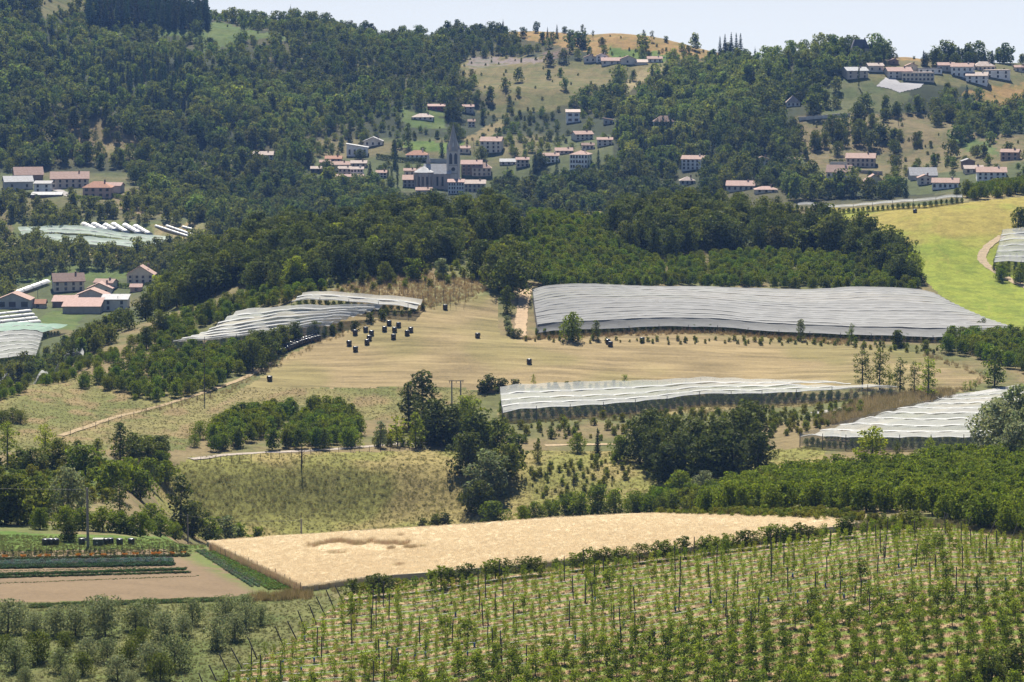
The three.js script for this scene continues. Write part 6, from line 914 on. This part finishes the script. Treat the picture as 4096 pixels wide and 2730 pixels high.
// ---------------------------------------------------------------- trellised orchard in the foreground
reseed(400);
const along = (a, k) => { const x = rowA.x + rowDir.x * a + rowNor.x * ROW * k, z = rowA.z + rowDir.z * a + rowNor.z * ROW * k; return new THREE.Vector3(x, ground(x, z), z); };
const seen = (p, m = 60) => { const [x, y] = project(p.x, p.y, p.z); return x > -m && x < W + m && y < HH + 90 && y > 1900; };
const LEFT = [[1376, 2416], [1288, 2485], [1221, 2535], [1184, 2568], [1123, 2609], [1008, 2646], [950, 2689], [896, 2730]].map(([x, y]) => rowCoord(pix(x, y).x, pix(x, y).z)), leftOf = (k) => { if (k <= LEFT[0].b) return LEFT[0].a; let i = 0; while (i < 6 && k > LEFT[i + 1].b) i++; return LEFT[i].a + (LEFT[i + 1].a - LEFT[i].a) * (k - LEFT[i].b) / (LEFT[i + 1].b - LEFT[i].b); };
const rightOf = (k) => rowCoord(rowB.x, rowB.z).a + k * 1.2;
const spots = [], guardM = std(L(0.02, 0.16, 0.55), 0.5), hoseM = std(L(0.75, 0.70, 0.66), 0.6), guardG = new THREE.CylinderGeometry(0.09, 0.09, 0.4, 8); guardG.translate(0, 0.2, 0);
for (let k = -1; k < 27; k++) {
  const a0 = leftOf(Math.max(0, k)), a1 = rightOf(k), bushy = k > 11 + rr(-0.5, 0.5);
  for (let a = a0 + 0.8; a < a1; a += (k === -1 ? 1.15 : bushy ? 2.0 : 1.15) * rr(0.9, 1.1)) {
    const p = along(a, (k === -1 ? -0.72 : k) + rr(-0.03, 0.03)); if (!seen(p)) continue; if (rnd() < 0.1) continue;
    const old = k === -1, b2 = !old && (bushy || rnd() < 0.04); if (old && rnd() < 0.08) continue;
    spots.push({ p, kind: old || b2 ? 'bush' : 'young', h: old ? rr(1.8, 2.8) : b2 ? rr(1.5, 2.5) : rr(1.0, 2.0), k, mat: old ? LM.cherry.concat(LM.wood) : b2 ? LM.young.concat(LM.cherry) : LM.young, guard: !old && !b2 && k > 3 && k < 11 && rnd() < 0.25 });
  }
  if (k >= 0 && k < 14) {
    for (let a = a0 + rr(2, 9), pn = 0; a < a1 - 2; a += rr(11, 16)) { const p = along(a, k); if (seen(p, 20)) stake(p, rr(2.4, 2.9), `grey post in the ${ord(k)} trellis row from the wheat, ${ord(pn++)} from the left`, 'trellis posts', rr(-0.05, 0.05), 0, 1.35, 'trellis_post'); }
    for (const [e, s] of [[a0, 1], [a1, -1]]) { const p = along(e, k); if (seen(p, 20)) stake(p, rr(2.3, 2.7), `leaning end post of the ${ord(k)} trellis row from the wheat, ${s > 0 ? 'open grass' : 'cherry orchard'} side`, s > 0 ? 'leaning end posts by the grass' : 'leaning end posts by the cherries', s > 0 ? rr(0.35, 0.5) : rr(-0.42, -0.28), 0, 1.4, 'trellis_post'); }
    const pts = []; for (let a = a0; a < a1; a += 4) { const p = along(a, k + 0.02); p.y += 0.5 + rr(-0.07, 0.07); if (seen(p, 200)) pts.push(p); }
    if (pts.length > 3) tag(top('drip_hose', new THREE.TubeGeometry(new THREE.CatmullRomCurve3(pts), pts.length * 2, 0.03, 4), hoseM), `pale drip hose along the ${ord(k)} trellis row from the wheat`, 'hose', 'drip hoses');
  }
}
spots.sort((a, b) => b.h * (b.kind === 'bush' ? 1.6 : 1) / -b.p.z - a.h * (a.kind === 'bush' ? 1.6 : 1) / -a.p.z);
const massY = [], massB = []; let ny = 0, nb = 0;
const perRow = new Map(); for (const s of spots.slice().sort((a, b) => rowCoord(a.p.x, a.p.z).a - rowCoord(b.p.x, b.p.z).a)) { const n = perRow.get(s.k) ?? 0; s.n = n; perRow.set(s.k, n + 1); }
for (const s of spots) {
  const bush = s.kind === 'bush';
  if (bush ? nb < 290 : ny < 298) { const t = tree(bush ? 'bushy_fruit_tree' : 'young_fruit_tree', s.kind, s.p, s.h, s.k === -1 ? `dense old fruit tree of the row bordering the wheat, ${ord(s.n)} from the left` : `${bush ? 'bushy' : 'slender young'} fruit tree, ${ord(s.k)} orchard row from the wheat, ${ord(s.n)} from the left`, s.k === -1 ? 'old row by the wheat' : bush ? 'bushy fruit trees' : 'young trellis fruit trees', { mat: s.mat, wide: s.k === -1 ? rr(1.3, 1.7) : rr(1.0, 1.35) }); if (s.guard) { const q = mesh('tree_guard', guardG, guardM, t); q.scale.setScalar(2.6 / s.h); } bush ? nb++ : ny++; }
  else (bush ? massB : massY).push({ p: s.p, s: s.h / KIND[s.kind].h, c: woodTone() });
}
console.log('orchard', spots.length, ny, nb);
massOf('young_orchard_mass', 'further young fruit trees in the trellis rows', 'trees', FAR.young, LM.young[0], massY); massOf('bushy_orchard_mass', 'further bushy fruit trees', 'trees', FAR.bush, LM.cherry[1], massB);
// apricot trees beside the garden
reseed(91);
const APR = [[30, 2530, 160], [75, 2500, 110], [135, 2540, 110], [225, 2540, 140], [300, 2545, 150], [420, 2545, 190], [395, 2500, 140], [540, 2520, 130], [590, 2500, 130], [660, 2560, 140], [730, 2545, 110], [770, 2500, 130], [870, 2595, 150], [940, 2560, 130], [985, 2520, 130], [1040, 2500, 100], [900, 2480, 120], [980, 2460, 100], [60, 2680, 150], [150, 2650, 150], [20, 2640, 120], [240, 2690, 120], [350, 2640, 110], [330, 2700, 110], [430, 2650, 120], [520, 2660, 120], [470, 2720, 120], [600, 2690, 150], [700, 2680, 170], [640, 2720, 130], [260, 2600, 90], [100, 2740, 90], [560, 2600, 110], [280, 2760, 110], [520, 2770, 110]];
const an = [0, 0]; APR.sort(byX).forEach(([x, y, h], i) => { const far = y < 2600, q = an[far ? 1 : 0]++; const t = T(x, y, h * 0.86, 'apricot', far ? `silvery-leaved fruit tree along the garden edge, ${ord(q)} from the left` : `green fruit tree in the near corner by the grass, ${ord(q)} from the left`, { group: far ? 'silvery fruit trees' : 'near corner fruit trees', mat: far ? 'silver' : i % 3 ? 'silver' : 'wood', wide: rr(0.86, 1.05), name: 'fruit_tree' }); });
T(3960, 2745, 130, 'cherry', 'dark fruit tree at the near corner of the young orchard', { mat: 'wood', name: 'fruit_tree' }); T(4060, 2720, 150, 'cherry', 'larger dark fruit tree at the near corner of the young orchard', { mat: 'wood', name: 'fruit_tree' }); T(3870, 2770, 100, 'cherry', 'low dark fruit tree peeping in at the frame edge', { mat: 'wood', name: 'fruit_tree' });

// ---------------------------------------------------------------- vegetables, wheat and grass: nobody could count them
const tuft = (n, h, spread, w, lean = 0.35) => { const pos = [], idx = [], col = []; for (let i = 0; i < n; i++) { const a = rnd() * 6.283, r = spread * Math.sqrt(rnd()), x = Math.cos(a) * r, z = Math.sin(a) * r, hh = h * rr(0.6, 1.1), lx = x + rr(-lean, lean) * hh, lz = z + rr(-lean, lean) * hh, b = rnd() * 6.283, k = pos.length / 3; pos.push(x - Math.cos(b) * w, 0, z - Math.sin(b) * w, x + Math.cos(b) * w, 0, z + Math.sin(b) * w, lx, hh, lz); idx.push(k, k + 1, k + 2); const t = rr(0.75, 1.2); for (let c = 0; c < 3; c++) col.push(t, t, t); } const g = new THREE.BufferGeometry(); g.setAttribute('position', new THREE.Float32BufferAttribute(pos, 3)); g.setAttribute('color', new THREE.Float32BufferAttribute(col, 3)); g.setIndex(idx); return g; };
const bladeM = new THREE.MeshPhysicalMaterial({ color: L(1, 1, 1), vertexColors: true, roughness: 1, specularIntensity: 0.15, transmission: 0.35, thickness: 0, side: THREE.DoubleSide });
reseed(600);
const wt = many(3, () => tuft(16, 0.28, 0.3, 0.014, 0.5)), wheatTall = many(2, () => tuft(44, 1.15, 0.34, 0.013, 0.25)), gr = many(3, () => tuft(16, 0.35, 0.3, 0.03, 0.6)), dry = many(3, () => tuft(22, 0.7, 0.35, 0.02, 0.4));
const put = (P, n, d0, d1, f) => { let x0 = 1e9, x1 = -1e9, y0 = 1e9, y1 = -1e9; const out = []; for (const [x, y] of P) { x0 = Math.min(x0, x); x1 = Math.max(x1, x); y0 = Math.min(y0, y); y1 = Math.max(y1, y); } for (let k = 0; k < n; k++) { const px = rr(x0, x1), py = rr(y0, y1); if (!inPoly(P, px, py)) continue; const p = pix(px, py, d0, d1); if (p) { const e = f(p, px, py); if (e) out.push(e); } } return out; };
const wc = () => { const k = rr(0.94, 1.05); return [1.08 * k, 0.90 * k, 0.62 * k]; };
massOf('wheat_stalks', 'ripe pale wheat ears over the field', 'wheat', wt, bladeM, put(R.wheat.p, 90000, 310, 425, (p, px, py) => { const l = lodged(px, py); p.y += 0.66 - 0.18 * l; return { p, s: rr(0.8, 1.1) * (l > 0.4 ? 0.8 : 1), c: wc() }; }));
const standing = []; const clumpAt = (px, py, n, rx, ry) => { for (let i = 0; i < n; i++) { const p = pix(px + rr(-rx, rx), py + rr(-ry, ry), 320, 420); if (p) standing.push({ p, s: rr(0.85, 1.08), c: [0.58, 0.43, 0.24].map((v) => v * rr(0.85, 1.1)) }); } };
for (let x = 1230; x < 1640; x += 4) clumpAt(x, lodgeY(x) + 4, Math.round(8 * fbm(x / 20, 7.7, 2)), 5, 5);
clumpAt(1565, 2214, 30, 9, 3); clumpAt(1627, 2210, 22, 6, 3); clumpAt(1652, 2212, 40, 14, 3); clumpAt(1690, 2210, 16, 14, 3); clumpAt(1596, 2286, 24, 18, 4); clumpAt(1350, 2232, 30, 46, 3); clumpAt(1600, 2165, 14, 16, 2);
for (let x = 845; x < 1200; x += 3) clumpAt(x, 2190 + (x - 826) * 0.478 + 2, 2, 3, 2);
massOf('standing_wheat', 'taller brown wheat left standing round the flattened patch and along the fence', 'wheat', wheatTall, bladeM, standing);
// crop rows
const leafy = leafCloud(60, 0.2, (p, o) => { sphere(p); o.copy(p); p.set(p.x * 0.36, 0.22 + p.y * 0.2, p.z * 0.36); }, { up: 0.8 }), cropM = leafMat(1, 1, 1, 0.3);
const crops = [], flowers = [], stakesAt = []; reseed(61);
const cropRow = (x0, y0, x1, y1, n, s, col, list = crops) => { for (let i = 0; i < n; i++) { const t = i / n, p = pix(x0 + (x1 - x0) * t + rr(-2, 2), y0 + (y1 - y0) * t + rr(-1.5, 1.5), 320, 405); if (p) list.push({ p, s: s * rr(0.7, 1.2), c: col.map((v) => v * rr(0.75, 1.25)) }); } };
for (let j = 0; j < 3; j++) cropRow(-60, 2252 + j * 6, 690, 2240 + j * 5, 150, 0.9, [0.15, 0.22, 0.17]);
for (let j = 0; j < 3; j++) cropRow(-60, 2270 + j * 4, 700, 2256 + j * 4, 150, 0.85, [0.06, 0.12, 0.04]);
for (let j = 0; j < 2; j++) cropRow(-60, 2302 + j * 4, 745, 2278 + j * 3, 170, 0.7, [0.07, 0.14, 0.03]);
cropRow(-60, 2315, 760, 2293, 170, 0.7, [0.08, 0.15, 0.035]); cropRow(-60, 2338, 800, 2306, 130, 0.3, [0.12, 0.19, 0.04]); cropRow(-60, 2288, 600, 2272, 120, 0.3, [0.12, 0.19, 0.05]);
for (let j = 0; j < 3; j++) cropRow(790 + j * 14, 2208, 1010 + j * 26, 2350, 110, 0.75, [0.17, 0.24, 0.12]); for (let j = 0; j < 5; j++) cropRow(826 + j * 9, 2212, 1080 + j * 20, 2362, 140, 0.7, [0.17, 0.26, 0.035]);
for (let j = 0; j < 3; j++) cropRow(120, 2424 + j * 5, 900, 2396 + j * 5, 120, 0.7, [0.14, 0.2, 0.05]);
for (let j = 0; j < 2; j++) cropRow(-60, 2240 + j * 4, 760, 2224 + j * 3, 140, 0.8, [0.09, 0.13, 0.035]);
massOf('vegetable_crop', 'rows of cabbages and other vegetables in the garden', 'vegetables', [leafy], cropM, crops);
for (const [x, n] of [[18, 14], [92, 16], [158, 8], [190, 12], [310, 14], [365, 8], [415, 12], [500, 8], [540, 8], [615, 16], [640, 8], [690, 20], [735, 8]]) for (let i = 0; i < n * 0.8; i++) { const p = pix(x + rr(-9, 9), 2239 - x * 0.019 + rr(-3, 3), 320, 405); p.y += 0.35; flowers.push({ p, s: rr(0.4, 0.6), c: [0.7 * rr(0.7, 1.1), 0.26, 0.02] }); }
massOf('marigold_bed', 'orange marigolds blooming between the garden stakes', 'flowers', [leafy], cropM, flowers);
for (let i = 0; i < 36; i++) { const p = pix(-10 + i * 21.5 + rr(-6, 6), 2236 - i * 0.55, 320, 405); if (p) stake(p, rr(1.3, 1.75), `thin stake carrying vegetables in the garden, ${ord(i)} from the left`, 'garden stakes', rr(-0.06, 0.06), 0, 0.55, 'garden_stake'); }
const climb = []; for (let i = 0; i < 36; i++) { const p = pix(-10 + i * 21.5 + rr(-8, 8), 2236 - i * 0.55, 320, 405); if (p && rnd() < 0.75) for (let j = 0; j < 4; j++) climb.push({ p: p.clone().add(new THREE.Vector3(rr(-0.15, 0.15), j * 0.28, rr(-0.15, 0.15))), s: rr(0.45, 0.75), c: [0.06, 0.1, 0.03] }); }
massOf('climbing_vegetable', 'tomato and bean plants climbing the garden stakes', 'vegetables', [leafy], cropM, climb);
// grasses
reseed(62);
const gc = (a, b) => { const t = rnd(), k = rr(0.8, 1.15); return mixC(a, b, t).map((v) => v * k); };
const grassL = [
  ...put(R.pasture.p, 13000, 500, 650, (p) => ({ p, s: rr(0.5, 1.2), c: gc([0.29, 0.295, 0.085], [0.40, 0.335, 0.14]) })),
  ...put(R.orchard.p.map(([x, y]) => [clamp(x, -40, 4140), clamp(y, 0, 2760)]), 42000, 260, 390, (p) => { const { b } = rowCoord(p.x, p.z), w = Math.abs(b - Math.round(b)), isDry = w < 0.21 && rnd() < 0.92; return { p, s: isDry ? rr(0.35, 0.9) : rr(0.25, 0.55), c: isDry ? gc([0.56, 0.40, 0.235], [0.42, 0.29, 0.16]) : gc([0.2, 0.3, 0.05], [0.28, 0.32, 0.07]) }; }),
  ...put([[-40, 2420], [900, 2390], [1380, 2380], [900, 2760], [-40, 2760]], 9000, 250, 360, (p) => ({ p, s: rr(0.3, 0.7), c: gc([0.18, 0.22, 0.06], [0.30, 0.26, 0.11]) })),
  ...put(R.hay.p, 16000, 540, 720, (p) => ({ p, s: rr(0.35, 0.8), c: gc([0.21, 0.215, 0.07], [0.30, 0.25, 0.11]) })),
  ...put([[3450, 2125], [3800, 2110], [4140, 2170], [4140, 2110], [3800, 2080], [3500, 2090]], 5000, 350, 420, (p) => ({ p, s: rr(0.6, 1.6), c: gc([0.17, 0.2, 0.06], [0.36, 0.28, 0.14]) })),
  ...put([[-40, 2140], [820, 2165], [820, 2210], [-40, 2230]], 3500, 330, 470, (p) => ({ p, s: rr(0.4, 0.9), c: gc([0.17, 0.22, 0.05], [0.26, 0.24, 0.09]) })),
  ...put([[2580, 2084], [3300, 2070], [3500, 2100], [3780, 2130], [3500, 2150], [3200, 2105], [2600, 2085]], 4000, 370, 440, (p) => ({ p, s: rr(0.8, 2), c: gc([0.2, 0.22, 0.08], [0.42, 0.32, 0.17]) })),
];
massOf('meadow_grass', 'uneven grass over the pasture and orchard floors', 'grass', gr, bladeM, grassL);
const dryL = [
  ...put(TINT.find((t) => t[0][0] === 700 && t[0][1] === 900)[1], 3500, 700, 900, (p) => ({ p, s: rr(0.7, 1.5), c: gc([0.55, 0.41, 0.2], [0.44, 0.31, 0.14]) })),
  ...put([[2090, 1352], [2800, 1316], [3400, 1362], [3400, 1385], [2800, 1336], [2090, 1362]], 2500, 600, 800, (p) => ({ p, s: rr(0.8, 1.7), c: gc([0.52, 0.38, 0.18], [0.40, 0.27, 0.12]) })),
  ...put([[1990, 1650], [2600, 1630], [3300, 1575], [3650, 1565], [3300, 1625], [2600, 1680], [2000, 1700]], 3500, 560, 720, (p) => ({ p, s: rr(0.5, 1.3), c: gc([0.44, 0.34, 0.16], [0.28, 0.25, 0.09]) })),
  ...put([[3250, 1700], [3480, 1590], [3800, 1560], [3820, 1585], [3450, 1700]], 2000, 540, 700, (p) => ({ p, s: rr(1.2, 2.6), c: gc([0.50, 0.38, 0.2], [0.34, 0.29, 0.12]) })),
  ...put([[1060, 1470], [1290, 1352], [1560, 1265], [1930, 1180], [1930, 1195], [1560, 1280], [1300, 1372], [1070, 1490]], 2500, 620, 800, (p) => ({ p, s: rr(0.6, 1.3), c: gc([0.5, 0.38, 0.18], [0.36, 0.28, 0.11]) })),
  ...put([[560, 1640], [900, 1560], [1080, 1450], [1090, 1465], [900, 1590], [560, 1660]], 1500, 560, 720, (p) => ({ p, s: rr(0.5, 1.1), c: gc([0.5, 0.38, 0.18], [0.36, 0.28, 0.11]) })),
  ...put([[3700, 1410], [3950, 1500], [3900, 1570], [3400, 1575], [3400, 1560], [3880, 1555], [3920, 1510], [3690, 1425]], 1500, 600, 760, (p) => ({ p, s: rr(0.7, 1.5), c: gc([0.46, 0.34, 0.16], [0.3, 0.24, 0.1]) })),
  ...put([[1080, 2378], [1240, 2376], [1500, 2340], [2600, 2240], [3440, 2116], [3440, 2122], [2600, 2250], [1500, 2352], [1250, 2396]], 2500, 310, 400, (p) => ({ p, s: rr(0.7, 1.4), c: gc([0.5, 0.36, 0.18], [0.24, 0.24, 0.08]) })),
  ...put([[1000, 2390], [1240, 2372], [1250, 2400], [1010, 2410]], 260, 310, 360, (p) => ({ p, s: rr(0.8, 1.5), c: gc([0.42, 0.3, 0.14], [0.28, 0.24, 0.08]) })),
];
massOf('dry_grass', 'tall dry straw-coloured grass along banks and field edges', 'grass', dry, bladeM, dryL);
console.log('grass', grassL.length, dryL.length, 'standing', standing.length, 'crops', crops.length);
renderer.render(scene, camera);
